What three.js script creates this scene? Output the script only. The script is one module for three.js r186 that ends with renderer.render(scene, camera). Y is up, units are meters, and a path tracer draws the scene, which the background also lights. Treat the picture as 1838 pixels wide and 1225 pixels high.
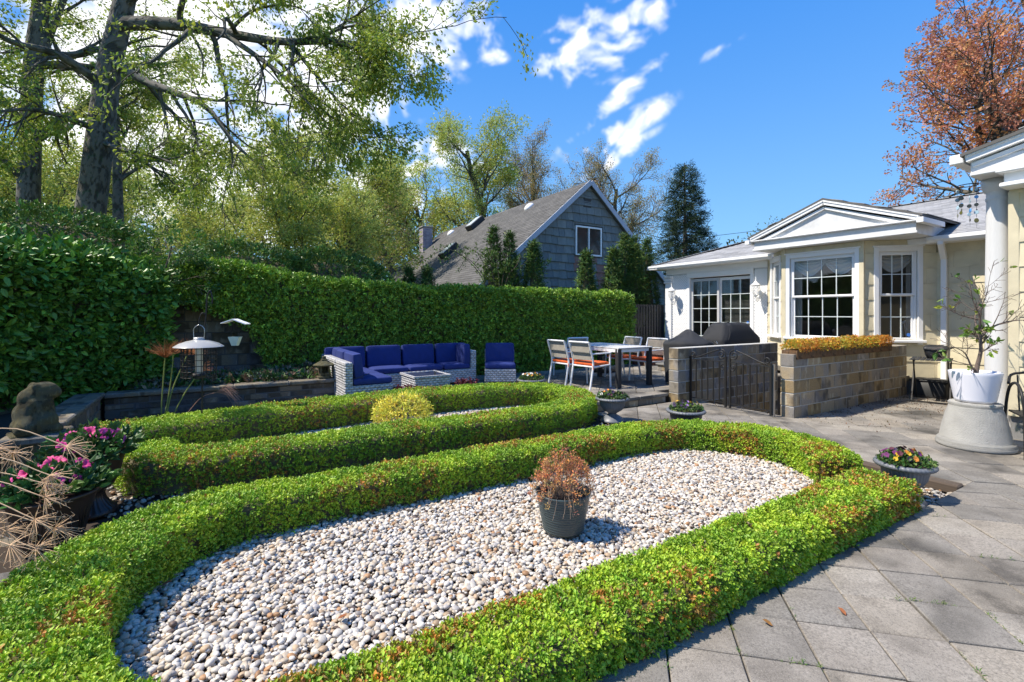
import * as THREE from 'three';
import { mergeGeometries } from 'three/addons/utils/BufferGeometryUtils.js';
import { MarchingCubes } from 'three/addons/objects/MarchingCubes.js';

// ---------- camera, sky, sun, exposure ----------
// World axes follow the house: x runs from the garden into the house, z along the house front; y is up, metres.
const scene = new THREE.Scene();
const camera = new THREE.PerspectiveCamera(70.29, 1838 / 1225, 0.05, 400);
camera.position.set(0, 1.55, 0);
camera.lookAt(0.527, 1.55, -0.85);
camera.setViewOffset(1838, 1225, 0, 50.5, 1838, 1225);
scene.add(camera);
const renderer = new THREE.WebGLRenderer({ antialias: true });
renderer.setSize(1024, 682);
renderer.toneMapping = THREE.LinearToneMapping;
renderer.toneMappingExposure = 1.55;
renderer.shadowMap.enabled = true;
const SUN_DIR = new THREE.Vector3(-0.52, 0.82, -0.235).normalize();
const sun = new THREE.DirectionalLight(new THREE.Color(1, 0.92, 0.79), 4.8);
sun.position.copy(SUN_DIR).multiplyScalar(60);
sun.castShadow = true;
sun.shadow.mapSize.set(4096, 4096);
Object.assign(sun.shadow.camera, { left: -35, right: 35, top: 35, bottom: -35, near: 1, far: 140 });
scene.add(sun, sun.target);

// ---------- random numbers and noise ----------
function rng(seed) { let a = seed >>> 0; return () => { a = (a + 0x6D2B79F5) | 0; let t = Math.imul(a ^ (a >>> 15), 1 | a); t = (t + Math.imul(t ^ (t >>> 7), 61 | t)) ^ t; return ((t ^ (t >>> 14)) >>> 0) / 4294967296; }; }
const hash2 = (x, y, s) => { let h = Math.imul(x, 374761393) ^ Math.imul(y, 668265263) ^ Math.imul(s, 2147483647 ^ 0x5bd1e995); h = Math.imul(h ^ (h >>> 13), 1274126177); return ((h ^ (h >>> 16)) >>> 0) / 4294967296; };
function vn(x, y, s = 0, per = 0) {
  const xi = Math.floor(x), yi = Math.floor(y), fx = x - xi, fy = y - yi, u = fx * fx * (3 - 2 * fx), v = fy * fy * (3 - 2 * fy);
  const w = per ? (k) => ((k % per) + per) % per : (k) => k;
  const a = hash2(w(xi), w(yi), s), b = hash2(w(xi + 1), w(yi), s), c = hash2(w(xi), w(yi + 1), s), d = hash2(w(xi + 1), w(yi + 1), s);
  return a + (b - a) * u + (c - a) * v + (a - b - c + d) * u * v;
}
function fbm(x, y, oct, s = 0, per = 0) { let r = 0, a = 0.5, t = 0; for (let i = 0; i < oct; i++) { r += a * vn(x, y, s + i * 17, per); t += a; a *= 0.5; x *= 2; y *= 2; per *= 2; } return r / t; }
const clamp = (x, a = 0, b = 1) => Math.min(b, Math.max(a, x));
const sm = (a, b, x) => { const t = clamp((x - a) / (b - a)); return t * t * (3 - 2 * t); };
const lerp = (a, b, t) => a + (b - a) * t;
const R0 = rng(7);

// ---------- sky: blue air with drifting clouds ----------
{
  const W = 2560, H = 1280, data = new Float32Array(W * H * 4);
  // azimuth, elevation (degrees), half-lengths, tilt, strength of the single clouds
  const blobs = [[-96, 27, 15, 12, 0, 1.35], [-88, 14, 16, 7, 0, 1.25], [-78, 22, 6.5, 9, 10, 1.2], [-73, 15.0, 7, 2.6, -4, 1.15], [-67, 18.2, 3.4, 1.3, -16, 0.95], [-64.5, 19, 2.2, 0.9, -20, 0.9], [-69.5, 29.5, 8, 4.5, 8, 0.85], [-61, 28, 2.3, 0.9, -10, 0.7],
    [-47.8, 28.8, 6, 3.4, 14, 0.95], [-44.2, 31, 5, 2.6, 25, 0.85], [-46.5, 22.8, 8.5, 1.1, 38, 0.78], [-46, 20.0, 6, 1.5, 26, 0.82], [-45.8, 17.6, 5, 0.9, 30, 0.7], [-50, 18.6, 3, 1, 10, .7], [-35, 26.5, 3.4, 0.7, 22, 0.5], [-62.5, 17, 2, .7, -12, .8]];
  for (let r = 0; r < H; r++) {
    const el = ((r + 0.5) / H - 0.5) * Math.PI, y = Math.sin(el), ce = Math.cos(el), ed = el * 180 / Math.PI;
    for (let c = 0; c < W; c++) {
      const ph = ((c + 0.5) / W - 0.5) * 2 * Math.PI, x = ce * Math.cos(ph), z = ce * Math.sin(ph), i = (r * W + c) * 4;
      const t = Math.pow(clamp(1 - y), 2.6), up = Math.pow(clamp(1 - y), 1.2);
      let R = lerp(0.028, 0.36, t) * lerp(.8, 1, up), G = lerp(0.25, 0.70, t) * lerp(.8, 1, up), B = lerp(0.85, 1.02, t) * lerp(.8, 1, up);
      if (el > -0.05) {
        const az = ph * 180 / Math.PI, q = 1 / (Math.max(y, 0) + 0.18), u = x * q * 2.2, v = z * q * 2.2;
        const wx = fbm(az * 0.12 + 5, ed * 0.16, 3, 61) - 0.5, wy = fbm(az * 0.12 - 9, ed * 0.16 + 4, 3, 62) - 0.5;
        const n1 = fbm(az * 0.16 + wx * 2.2, ed * 0.24 + wy * 2.2, 6, 5), n2 = fbm(az * 0.55 + ed * 0.2 + wx * 3, ed * 0.75 - az * 0.15 + wy * 3, 5, 31);
        let m = 0;
        for (const b of blobs) {
          let da = ((az - b[0] + 540) % 360) - 180; da *= ce;
          if (Math.abs(da) > 2.4 * Math.max(b[2], b[3]) || Math.abs(ed - b[1]) > 2.4 * Math.max(b[2], b[3])) continue;
          const k = b[4] * Math.PI / 180, p = (da * Math.cos(k) + (ed - b[1]) * Math.sin(k)) / b[2], o = (-da * Math.sin(k) + (ed - b[1]) * Math.cos(k)) / b[3], d2 = p * p + o * o;
          m = Math.max(m, b[5] * Math.exp(-d2 * 0.8));
        }
        const base = sm(0.5, 0.74, fbm(u * 0.55 + 40, v * 0.55 - 11, 3, 77)) * 0.8;
        const inFrame = sm(62, 46, Math.abs(((az + 58 + 540) % 360) - 180));
        const cov = Math.max(m, base * (1 - 0.9 * inFrame));
        const dens = sm(0.34, 1.2, cov * 0.98 + ((n1 - 0.5) * 1.5 + (n2 - 0.5) * 1.6) * sm(0.1, 0.5, cov));
        const d = Math.pow(dens, 0.9), wv = 0.98 + 0.22 * n1;
        R = lerp(R, 1.02 * wv, d); G = lerp(G, 1.03 * wv, d); B = lerp(B, 1.06 * wv, d);
      }
      data[i] = R * 0.78; data[i + 1] = G * 0.78; data[i + 2] = B * 0.78; data[i + 3] = 1;
    }
  }
  const t = new THREE.DataTexture(data, W, H, THREE.RGBAFormat, THREE.FloatType);
  t.mapping = THREE.EquirectangularReflectionMapping; t.magFilter = t.minFilter = THREE.LinearFilter; t.needsUpdate = true;
  scene.background = t; scene.environment = t;
}

// ---------- object helpers ----------
const names = new Map();
function numbered(n) { const k = names.get(n) ?? 0; names.set(n, k + 1); return k ? n + '_' + String(k).padStart(3, '0') : n; }
function sh(o) { o.castShadow = true; o.receiveShadow = true; return o; }
function mesh(name, geo, mat, parent, label) {
  const m = sh(new THREE.Mesh(Array.isArray(geo) ? merge(geo) : geo, mat)); m.name = name;
  if (label) m.userData.label = label;
  if (parent) parent.add(m);
  return m;
}
function tag(o, label, category, group, kind) { if (label) o.userData.label = label; if (category) o.userData.category = category; if (group) o.userData.group = group; if (kind) o.userData.kind = kind; return o; }
function thing(name, label, category, pos = [0, 0, 0], turn = 0, group) {
  const g = new THREE.Group(); g.name = numbered(name); g.position.set(...pos); g.rotation.y = turn; scene.add(g);
  return tag(g, label, category, group);
}
function solo(name, geo, mat, label, category, group, kind) { const m = mesh(numbered(name), geo, mat, scene); return tag(m, label, category, group, kind); }
function copyOf(o, pos, turn = 0, label, scale) {
  const c = o.clone(); c.name = numbered(o.name.replace(/_\d{3}$/, '')); c.userData = { ...o.userData }; scene.add(c); c.position.set(...pos); c.rotation.y = turn;
  if (label) c.userData.label = label;
  if (scale) c.scale.setScalar(scale);
  return c;
}
function merge(list) {
  const any = list.some((g) => !g.index), att = ['position', 'normal', 'uv'];
  return mergeGeometries(list.map((g) => { const q = any && g.index ? g.toNonIndexed() : g; for (const k of Object.keys(q.attributes)) if (!att.includes(k)) q.deleteAttribute(k); if (!q.attributes.uv) q.setAttribute('uv', new THREE.BufferAttribute(new Float32Array(q.attributes.position.count * 2), 2)); return q; }), false);
}
const V = (x, y, z) => new THREE.Vector3(x, y, z);
// uv in metres from the face's main direction
function metric(g, k = 1) {
  const p = g.attributes.position, n = g.attributes.normal, uv = new Float32Array(p.count * 2);
  for (let i = 0; i < p.count; i++) {
    const ax = Math.abs(n.getX(i)), ay = Math.abs(n.getY(i)), az = Math.abs(n.getZ(i));
    let u, v;
    if (ay >= ax && ay >= az) { u = p.getX(i); v = p.getZ(i); } else if (ax >= az) { u = p.getZ(i); v = p.getY(i); } else { u = p.getX(i); v = p.getY(i); }
    uv[2 * i] = u * k; uv[2 * i + 1] = v * k;
  }
  g.setAttribute('uv', new THREE.BufferAttribute(uv, 2));
  return g;
}
function box(w, h, d, x = 0, y = 0, z = 0) { return metric(new THREE.BoxGeometry(w, h, d).translate(x, y, z)); }
// triangles from point lists, flat shaded
function flat(tris) {
  const g = new THREE.BufferGeometry(); g.setAttribute('position', new THREE.BufferAttribute(new Float32Array(tris.flat(2)), 3)); g.computeVertexNormals(); return metric(g);
}
// box with chamfered edges (44 triangles)
function cbox(w, h, d, c = 0.006, x = 0, y = 0, z = 0) {
  const W = w / 2, H = h / 2, D = d / 2, P = (s, k) => [s[0] * (k === 0 ? W : W - c), s[1] * (k === 1 ? H : H - c), s[2] * (k === 2 ? D : D - c)], T = [];
  const quad = (a, b, e, f) => { const m = [0, 1, 2].map((i) => (a[i] + b[i] + e[i] + f[i]) / 4), u = V(b[0] - a[0], b[1] - a[1], b[2] - a[2]).cross(V(e[0] - a[0], e[1] - a[1], e[2] - a[2])); if (u.dot(V(...m)) < 0) T.push([a, e, b], [a, f, e]); else T.push([a, b, e], [a, e, f]); };
  for (let k = 0; k < 3; k++) for (const s of [-1, 1]) { const i = (k + 1) % 3, j = (k + 2) % 3, mk = (a, b) => { const q = [0, 0, 0]; q[k] = s; q[i] = a; q[j] = b; return P(q, k); }; quad(mk(-1, -1), mk(1, -1), mk(1, 1), mk(-1, 1)); }
  for (let k = 0; k < 3; k++) for (const a of [-1, 1]) for (const b of [-1, 1]) { const i = (k + 1) % 3, j = (k + 2) % 3, mk = (e, f) => { const q = [0, 0, 0]; q[k] = e; q[i] = a; q[j] = b; return P(q, f); }; quad(mk(-1, i), mk(1, i), mk(1, j), mk(-1, j)); }
  for (const a of [-1, 1]) for (const b of [-1, 1]) for (const e of [-1, 1]) { const p = [P([a, b, e], 0), P([a, b, e], 1), P([a, b, e], 2)]; T.push(a * b * e > 0 ? p : [p[0], p[2], p[1]]); }
  const g = flat(T); g.translate(x, y, z); return metric(g);
}
function cyl(r1, r2, h, x = 0, y = 0, z = 0, seg = 16) { return new THREE.CylinderGeometry(r1, r2, h, seg).translate(x, y, z); }
// bar of rectangular section between two points
function bar(a, b, w, d = w) {
  const A = V(...a), B = V(...b), L = A.distanceTo(B), g = new THREE.BoxGeometry(w, L, d), q = new THREE.Quaternion().setFromUnitVectors(V(0, 1, 0), B.clone().sub(A).normalize());
  g.applyQuaternion(q); g.translate(...A.add(B).multiplyScalar(0.5).toArray()); return g;
}
// tapered tube along points
function tube(pts, rad, sides = 6, cap = false) {
  const n = pts.length, pos = [], nor = [], uv = [], idx = [], T = V(0, 0, 0), N = V(0, 0, 0), Bn = V(0, 0, 0), r = typeof rad === 'function' ? rad : Array.isArray(rad) ? (i) => rad[i] : () => rad;
  let len = 0;
  for (let i = 0; i < n; i++) {
    T.copy(pts[Math.min(i + 1, n - 1)]).sub(pts[Math.max(i - 1, 0)]).normalize();
    if (i === 0) { N.set(Math.abs(T.y) < 0.9 ? 0 : 1, Math.abs(T.y) < 0.9 ? 1 : 0, 0); N.addScaledVector(T, -N.dot(T)).normalize(); } else { N.addScaledVector(T, -N.dot(T)).normalize(); len += pts[i].distanceTo(pts[i - 1]); }
    Bn.crossVectors(T, N);
    for (let k = 0; k <= sides; k++) { const a = k / sides * 2 * Math.PI, c = Math.cos(a), s = Math.sin(a), x = N.x * c + Bn.x * s, y = N.y * c + Bn.y * s, z = N.z * c + Bn.z * s, q = r(i); pos.push(pts[i].x + x * q, pts[i].y + y * q, pts[i].z + z * q); nor.push(x, y, z); uv.push(k / sides * Math.max(1, Math.round(q * 6.3 / 0.6)) * .6, len); }
  }
  const w = sides + 1;
  for (let i = 0; i < n - 1; i++) for (let k = 0; k < sides; k++) { const a = i * w + k; idx.push(a, a + 1, a + w, a + 1, a + w + 1, a + w); }
  if (cap) for (const i of [0, n - 1]) { const b = i * w; for (let k = 1; k < sides - 1; k++) idx.push(b, i ? b + k : b + k + 1, i ? b + k + 1 : b + k); }
  const g = new THREE.BufferGeometry(); g.setAttribute('position', new THREE.Float32BufferAttribute(pos, 3)); g.setAttribute('normal', new THREE.Float32BufferAttribute(nor, 3)); g.setAttribute('uv', new THREE.Float32BufferAttribute(uv, 2)); g.setIndex(idx);
  return g;
}
const curvePts = (list, n) => new THREE.CatmullRomCurve3(list.map((p) => p.isVector3 ? p : V(...p))).getPoints(n);
// lathe with optional flutes between two heights
function lathe(prof, seg = 40, flute) {
  const g = new THREE.LatheGeometry(prof.map(([r, y]) => new THREE.Vector2(r, y)), seg);
  if (flute) { const p = g.attributes.position; for (let i = 0; i < p.count; i++) { const y = p.getY(i); if (y > flute.y0 && y < flute.y1) { const x = p.getX(i), z = p.getZ(i), k = 1 + flute.a * Math.cos(Math.atan2(z, x) * flute.n); p.setX(i, x * k); p.setZ(i, z * k); } } g.computeVertexNormals(); }
  return g;
}
// convex polygon clip: keep points with n·p <= d
function clipPoly(poly, nx, nz, d) {
  const out = [];
  for (let i = 0; i < poly.length; i++) { const a = poly[i], b = poly[(i + 1) % poly.length], da = nx * a[0] + nz * a[1] - d, db = nx * b[0] + nz * b[1] - d; if (da <= 0) out.push(a); if ((da < 0 && db > 0) || (da > 0 && db < 0)) { const t = da / (da - db); out.push([lerp(a[0], b[0], t), lerp(a[1], b[1], t)]); } }
  return out;
}
const clipRect = (p, x0, x1, z0, z1) => { p = clipPoly(p, 1, 0, x1); if (p.length) p = clipPoly(p, -1, 0, -x0); if (p.length) p = clipPoly(p, 0, 1, z1); if (p.length) p = clipPoly(p, 0, -1, -z0); return p; };
const areaOf = (p) => { let a = 0; for (let i = 0; i < p.length; i++) { const q = p[i], r = p[(i + 1) % p.length]; a += q[0] * r[1] - q[1] * r[0]; } return a / 2; };
// flat stone: polygon in x,z extruded down from y with a small bevel
function slab(poly, y, h, bev = 0.006) {
  if (areaOf(poly) > 0) poly = poly.slice().reverse();
  const n = poly.length, cx = poly.reduce((s, p) => s + p[0], 0) / n, cz = poly.reduce((s, p) => s + p[1], 0) / n, T = [];
  const inn = poly.map((p) => { const l = Math.hypot(p[0] - cx, p[1] - cz) || 1, k = 1 - Math.min(0.4, bev * 1.4 / l); return [cx + (p[0] - cx) * k, y, cz + (p[1] - cz) * k]; });
  const rim = poly.map((p) => [p[0], y - bev, p[1]]), bot = poly.map((p) => [p[0], y - h, p[1]]);
  for (let i = 1; i < n - 1; i++) T.push([inn[0], inn[i], inn[i + 1]]);
  for (let i = 0; i < n; i++) { const j = (i + 1) % n; T.push([rim[i], rim[j], inn[j]], [rim[i], inn[j], inn[i]], [bot[i], bot[j], rim[j]], [bot[i], rim[j], rim[i]]); }
  return flat(T);
}
// ---------- foliage helpers ----------
function leafTris(L, W, fold, curl, n = 1) {
  const b = [0, 0, 0], t = [0, curl, L];
  if (n === 1) return [[b, t, [-W / 2, fold, L * 0.52]], [b, [W / 2, fold, L * 0.52], t]];
  const m = [0, curl * .25, L * .5], l1 = [-W * .46, fold, L * .3], l2 = [-W * .4, fold + curl * .5, L * .68], r1 = [W * .46, fold, L * .3], r2 = [W * .4, fold + curl * .5, L * .68];
  return [[b, m, l1], [l1, m, l2], [m, t, l2], [b, r1, m], [r1, r2, m], [m, r2, t]];
}
// n leaves round a short stem that points up +y
function sprig(n, stem, L, W, open, seed, opt = {}) {
  const r = rng(seed), T = [], e = new THREE.Euler(), p = V(0, 0, 0);
  for (let i = 0; i < n; i++) {
    const t = n > 1 ? i / (n - 1) : 1, s = 0.75 + 0.5 * r(), ly = leafTris(L * s, W * s, W * (opt.fold ?? 0.18), -L * (opt.curl ?? 0.15) * r(), opt.detail ?? 1);
    const tilt = -(Math.PI / 2) * lerp(open[0], open[1], t) * (0.7 + 0.6 * r());
    e.set(tilt, i * 2.4 + r() * 0.8, (r() - 0.5) * 0.7, 'YXZ');
    const off = V((r() - 0.5) * (opt.side ?? 0.3) * stem, stem * (0.1 + 0.9 * t), (r() - 0.5) * (opt.side ?? 0.3) * stem);
    for (const tri of ly) T.push(tri.map((q) => p.set(...q).applyEuler(e).add(off).toArray()));
  }
  const g = flat(T); return g;
}
const _m = new THREE.Matrix4(), _q = new THREE.Quaternion(), _q2 = new THREE.Quaternion(), _c = new THREE.Color(), _s = V(1, 1, 1), _up = V(0, 1, 0);
// list of {p, n, s, c}: copies of geo standing along n
function scatter(name, geo, mat, list, parent, r, jitter = 0.4) {
  const im = sh(new THREE.InstancedMesh(geo, mat, list.length)); im.name = name;
  const d = V(0, 0, 0);
  list.forEach((o, i) => {
    d.copy(o.n).addScaledVector(V(r() - 0.5, r() - 0.5, r() - 0.5), 2 * jitter).normalize();
    _q.setFromUnitVectors(_up, d); _q2.setFromAxisAngle(_up, r() * 6.283); _q.multiply(_q2);
    const s = o.s ?? 1; _m.compose(o.p, _q, _s.set(s, s, s)); im.setMatrixAt(i, _m); im.setColorAt(i, _c.setRGB(...o.c));
  });
  im.userData.kind = 'stuff'; if (parent) parent.add(im);
  return im;
}
const vary = (r, c, a, b = a) => { const k = 1 + (r() - 0.5) * 2 * a, h = (r() - 0.5) * 2 * b; return [c[0] * k * (1 + h), c[1] * k, c[2] * k * (1 - h * 0.5)]; };

// ---------- textures and materials ----------
function tex(size, f, srgb = true) {
  const d = new Uint8Array(size * size * 4), to = (x) => { x = clamp(x); return 255 * (srgb ? (x <= 0.0031308 ? 12.92 * x : 1.055 * Math.pow(x, 1 / 2.4) - 0.055) : x); };
  for (let y = 0; y < size; y++) for (let x = 0; x < size; x++) { const c = f(x / size, y / size, x, y), i = (y * size + x) * 4; d[i] = to(c[0]); d[i + 1] = to(c[1]); d[i + 2] = to(c[2]); d[i + 3] = 255; }
  const t = new THREE.DataTexture(d, size, size); t.wrapS = t.wrapT = THREE.RepeatWrapping; t.magFilter = THREE.LinearFilter; t.minFilter = THREE.LinearMipmapLinearFilter; t.generateMipmaps = true; if (srgb) t.colorSpace = THREE.SRGBColorSpace; t.needsUpdate = true;
  return t;
}
const scaled = (t, k) => { const c = t.clone(); c.repeat.set(k, k); c.needsUpdate = true; return c; };
const std = (rgb, rough = 0.7, o = {}) => new THREE.MeshStandardMaterial({ color: new THREE.Color().setRGB(...rgb), roughness: rough, ...o });
const leafMat = (tr = 0.35, rough = 0.6) => new THREE.MeshPhysicalMaterial({ color: 0xffffff, roughness: rough, transmission: tr, thickness: 0, side: THREE.DoubleSide, specularIntensity: 0.6 });

// exposed-aggregate concrete: pale and dark grains in grey mortar, blotchy grey weathering
const paveBump = tex(1024, (u, v, x, y) => { const g = hash2(x >> 1, y >> 1, 3) * 0.5 + hash2(x, y, 4) * 0.25 + fbm(u * 40, v * 40, 3, 9, 40) * 0.25; return [g, g, g]; }, false);
const paveTex = tex(2048, (u, v, x, y) => {
  const st = fbm(u * 7, v * 7, 5, 21, 7), st2 = fbm(u * 18, v * 18, 4, 55, 18), g = hash2(x >> 1, y >> 1, 3), g2 = hash2(x, y, 8), g3 = vn(u * 400, v * 400, 12, 400);
  let a = 0.78 + (g3 - 0.5) * 0.42 + (g2 - 0.5) * 0.2;
  if (g > 0.92) a += 0.6 * g2; else if (g < 0.09) a -= 0.5 * g2;
  a *= 1 - 0.6 * sm(0.50, 0.68, st + (g3 - 0.5) * 0.22 + (g2 - 0.5) * 0.14) * (0.55 + 0.45 * st2) - 0.18 * sm(0.45, 0.7, st2);
  const w = 0.03 * (st2 - 0.5);
  return [a * (1.02 + w), a, a * (0.955 - w)];
});
const PT = scaled(paveTex, 1 / 3.1), PB = scaled(paveBump, 1 / 1.3);
const paverMats = [[0.33, 0.30, 0.265], [0.37, 0.34, 0.30], [0.28, 0.26, 0.235], [0.345, 0.31, 0.265], [0.245, 0.23, 0.21]].map((c) => std(c, 0.9, { map: PT, bumpMap: PB, bumpScale: 0.0025 }));
const blockTex = tex(1024, (u, v, x, y) => {
  const st = fbm(u * 6, v * 4, 5, 91, 0), s2 = fbm(u * 22, v * 9, 4, 13), g = hash2(x, y, 5), g3 = vn(u * 260, v * 260, 2);
  let a = 0.72 + (g - 0.5) * 0.2 + (g3 - 0.5) * 0.25; const dark = sm(0.5, 0.66, st), eff = sm(0.62, 0.78, s2);
  a *= 1 - 0.55 * dark; const br = sm(0.4, 0.58, fbm(u * 5 + 7, v * 5, 3, 63));
  return [a * (0.86 + 0.24 * br) + eff * 0.35, a * (0.85 + 0.10 * br) + eff * 0.34, a * (0.86 - 0.14 * br) + eff * 0.32];
});
const BT = scaled(blockTex, 1 / 1.7);
const blockMats = [[0.36, 0.335, 0.30], [0.28, 0.26, 0.235], [0.44, 0.40, 0.34], [0.23, 0.215, 0.205], [0.36, 0.295, 0.19], [0.30, 0.305, 0.32]].map((c) => std(c, 0.95, { map: BT, bumpMap: PB, bumpScale: 0.004 }));
const grain = tex(512, (u, v, x, y) => { const a = 0.85 + (hash2(x, y, 6) - 0.5) * 0.1 + (fbm(u * 8, v * 8, 4, 40, 8) - 0.5) * 0.3; return [a, a, a]; });
const G1 = scaled(grain, 1);
const woodTex = tex(512, (u, v) => { const k = fbm(u * 3, v * 50, 4, 70, 0), a = 0.6 + 0.5 * k; return [a, a * 0.98, a * 0.96]; });
const barkTex = tex(512, (u, v) => { const k = fbm(u * 14 + 0.6 * fbm(u * 6, v * 6, 2, 3, 6), v * 5, 5, 15, 0), l = sm(0.62, 0.75, fbm(u * 9, v * 9, 4, 51, 9)), a = 0.35 + 0.95 * sm(0.3, 0.68, k); return [a * (1 - 0.25 * l), a * (1 + 0.1 * l), a * (1 - 0.2 * l)]; });
const wickerTex = tex(512, (u, v, x, y) => { const cx = u * 16, cy = v * 32, r = Math.floor(cy), ph = (cx + (r & 1) * 0.5) % 1, h = Math.sin(Math.PI * ph) * Math.sin(Math.PI * (cy % 1)), t = 0.62 + 0.3 * hash2(Math.floor(cx + (r & 1) * .5), r, 9), a = t * (0.45 + 0.6 * Math.sqrt(clamp(h))); return [a, a, a]; });
const wickerBump = tex(512, (u, v) => { const cx = u * 16, cy = v * 32, r = Math.floor(cy), h = Math.sqrt(clamp(Math.sin(Math.PI * ((cx + (r & 1) * 0.5) % 1)) * Math.sin(Math.PI * (cy % 1)))); return [h, h, h]; }, false);
const M = {
  soil: std([0.045, 0.03, 0.02], 1, { map: scaled(grain, 2) }),
  joint: std([0.035, 0.03, 0.024], 1, { map: scaled(grain, 3) }),
  grass: std([0.06, 0.09, 0.025], 1, { map: scaled(grain, 0.3) }),
  mortar: std([0.50, 0.49, 0.46], 1, { map: scaled(grain, 2) }),
  white: std([0.78, 0.78, 0.78], 0.45, { map: G1 }),
  trim: std([0.83, 0.83, 0.83], 0.4),
  cream: std([0.72, 0.64, 0.45], 0.7, { map: scaled(grain, 0.7) }),
  cream2: std([0.73, 0.65, 0.45], 0.7, { map: scaled(grain, 0.7) }),
  creamBack: std([0.38, 0.34, 0.25], 0.9),
  concrete: std([0.27, 0.265, 0.255], 0.95, { map: scaled(grain, 1.3), bumpMap: PB, bumpScale: 0.003 }),
  roofBase: std([0.12, 0.115, 0.11], 0.95),
  shingle: std([1, 1, 1], 0.95, { map: scaled(grain, 6) }),
  dark: std([0.02, 0.02, 0.022], 0.5),
  iron: std([0.018, 0.017, 0.016], 0.55, { metalness: 0.2 }),
  black: std([0.022, 0.023, 0.025], 0.6),
  cover: std([0.022, 0.023, 0.026], 0.85),
  room: std([0.16, 0.145, 0.12], 0.9),
  roomFloor: std([0.10, 0.06, 0.035], 0.6),
  curtain: std([0.36, 0.37, 0.36], 0.9, { side: THREE.DoubleSide }),
  glass: new THREE.MeshPhysicalMaterial({ color: 0xffffff, roughness: 0.02, transmission: 1, thickness: 0, ior: 1.5 }),
  wicker: std([0.66, 0.66, 0.68], 0.7, { map: scaled(wickerTex, 0.8), bumpMap: scaled(wickerBump, 0.8), bumpScale: 0.014 }),
  navy: std([0.012, 0.030, 0.18], 0.85, { map: scaled(grain, 2) }),
  orange: std([0.78, 0.13, 0.02], 0.8, { map: scaled(grain, 2) }),
  sling: std([0.36, 0.325, 0.27], 0.8, { map: scaled(grain, 3) }),
  alu: std([0.72, 0.72, 0.73], 0.4),
  tabletop: std([0.60, 0.60, 0.60], 0.6, { map: scaled(woodTex, 2) }),
  greyPot: std([0.16, 0.17, 0.19], 0.45, { map: G1 }),
  darkPot: std([0.055, 0.06, 0.07], 0.5, { map: G1 }),
  greenPot: std([0.055, 0.08, 0.085], 0.35, { map: G1 }),
  whitePot: std([0.74, 0.74, 0.80], 0.3),
  pedestal: std([0.40, 0.39, 0.36], 0.9, { map: scaled(grain, 2), bumpMap: scaled(paveBump, .6), bumpScale: 0.006 }),
  brownPot: std([0.05, 0.028, 0.022], 0.4, { map: G1 }),
  stone: std([0.27, 0.255, 0.225], 0.95, { map: scaled(blockTex, 1.1), bumpMap: scaled(paveBump, 1), bumpScale: 0.006 }),
  mossStone: std([0.17, 0.17, 0.105], 1, { map: scaled(blockTex, 3), bumpMap: scaled(paveBump, 2), bumpScale: 0.01 }),
  darkBrick: std([0.12, 0.117, 0.118], 0.95, { map: BT, bumpMap: PB, bumpScale: 0.004 }),
  bark: std([0.16, 0.145, 0.12], 1, { map: scaled(barkTex, 1.2), bumpMap: scaled(barkTex, 1.2), bumpScale: 0.03 }),
  twig: std([0.13, 0.10, 0.075], 1),
  redwood: std([0.16, 0.055, 0.03], 0.8, { map: scaled(woodTex, 1) }),
  oldWood: std([0.10, 0.075, 0.055], 1, { map: scaled(woodTex, 2) }),
  glassTop: new THREE.MeshPhysicalMaterial({ color: new THREE.Color().setRGB(0.10, 0.12, 0.13), roughness: 0.08, clearcoat: 1 }),
  steel: std([0.5, 0.5, 0.5], 0.3, { metalness: 0.9 }),
  twigMass: std([0.12, 0.10, 0.06], 1, { side: THREE.DoubleSide }), leaf: leafMat(0.35, 0.5), leafTree: leafMat(0.5, 0.7), leafGloss: leafMat(0.25, 0.42), petal: leafMat(0.3, 0.7), needle: leafMat(0.1, 0.8), straw: leafMat(0.15, 0.9),
};
// ---------- ground, beds, paving ----------
const PIT = { x0: 7.12, x1: 10.95, z0: -5.56, z1: -4.06 };
{
  const s = new THREE.Shape([[-120, -120], [120, -120], [120, 120], [-120, 120]].map((p) => new THREE.Vector2(p[0], p[1])));
  s.holes.push(new THREE.Path([[PIT.x0 - .1, -PIT.z1 - .1], [PIT.x1 + .3, -PIT.z1 - .1], [PIT.x1 + .3, -PIT.z0 + .1], [PIT.x0 - .1, -PIT.z0 + .1]].map((p) => new THREE.Vector2(p[0], p[1]))));
  solo('ground', metric(new THREE.ShapeGeometry(s).rotateX(-Math.PI / 2).translate(0, -0.14, 0)), M.grass, 'grassy ground under the whole garden', 'ground', undefined, 'structure');
}
const bedY = (z) => z > -4.4 ? -0.06 : lerp(-0.06, 0.06, sm(-4.4, -5.8, z));
{
  const g = new THREE.PlaneGeometry(11.8, 6.2, 80, 50).rotateX(-Math.PI / 2).translate(-0.2, 0, -4.63), p = g.attributes.position;
  for (let i = 0; i < p.count; i++) p.setY(i, p.getX(i) > 4.95 && p.getZ(i) < -4.3 ? -0.1 : bedY(p.getZ(i)) - 0.03 + 0.02 * fbm(p.getX(i) * 4, p.getZ(i) * 4, 3, 8));
  g.computeVertexNormals(); solo('garden_bed', metric(g), M.soil, 'dark soil bed under the box hedges', 'soil bed', undefined, 'structure');
}
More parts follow.
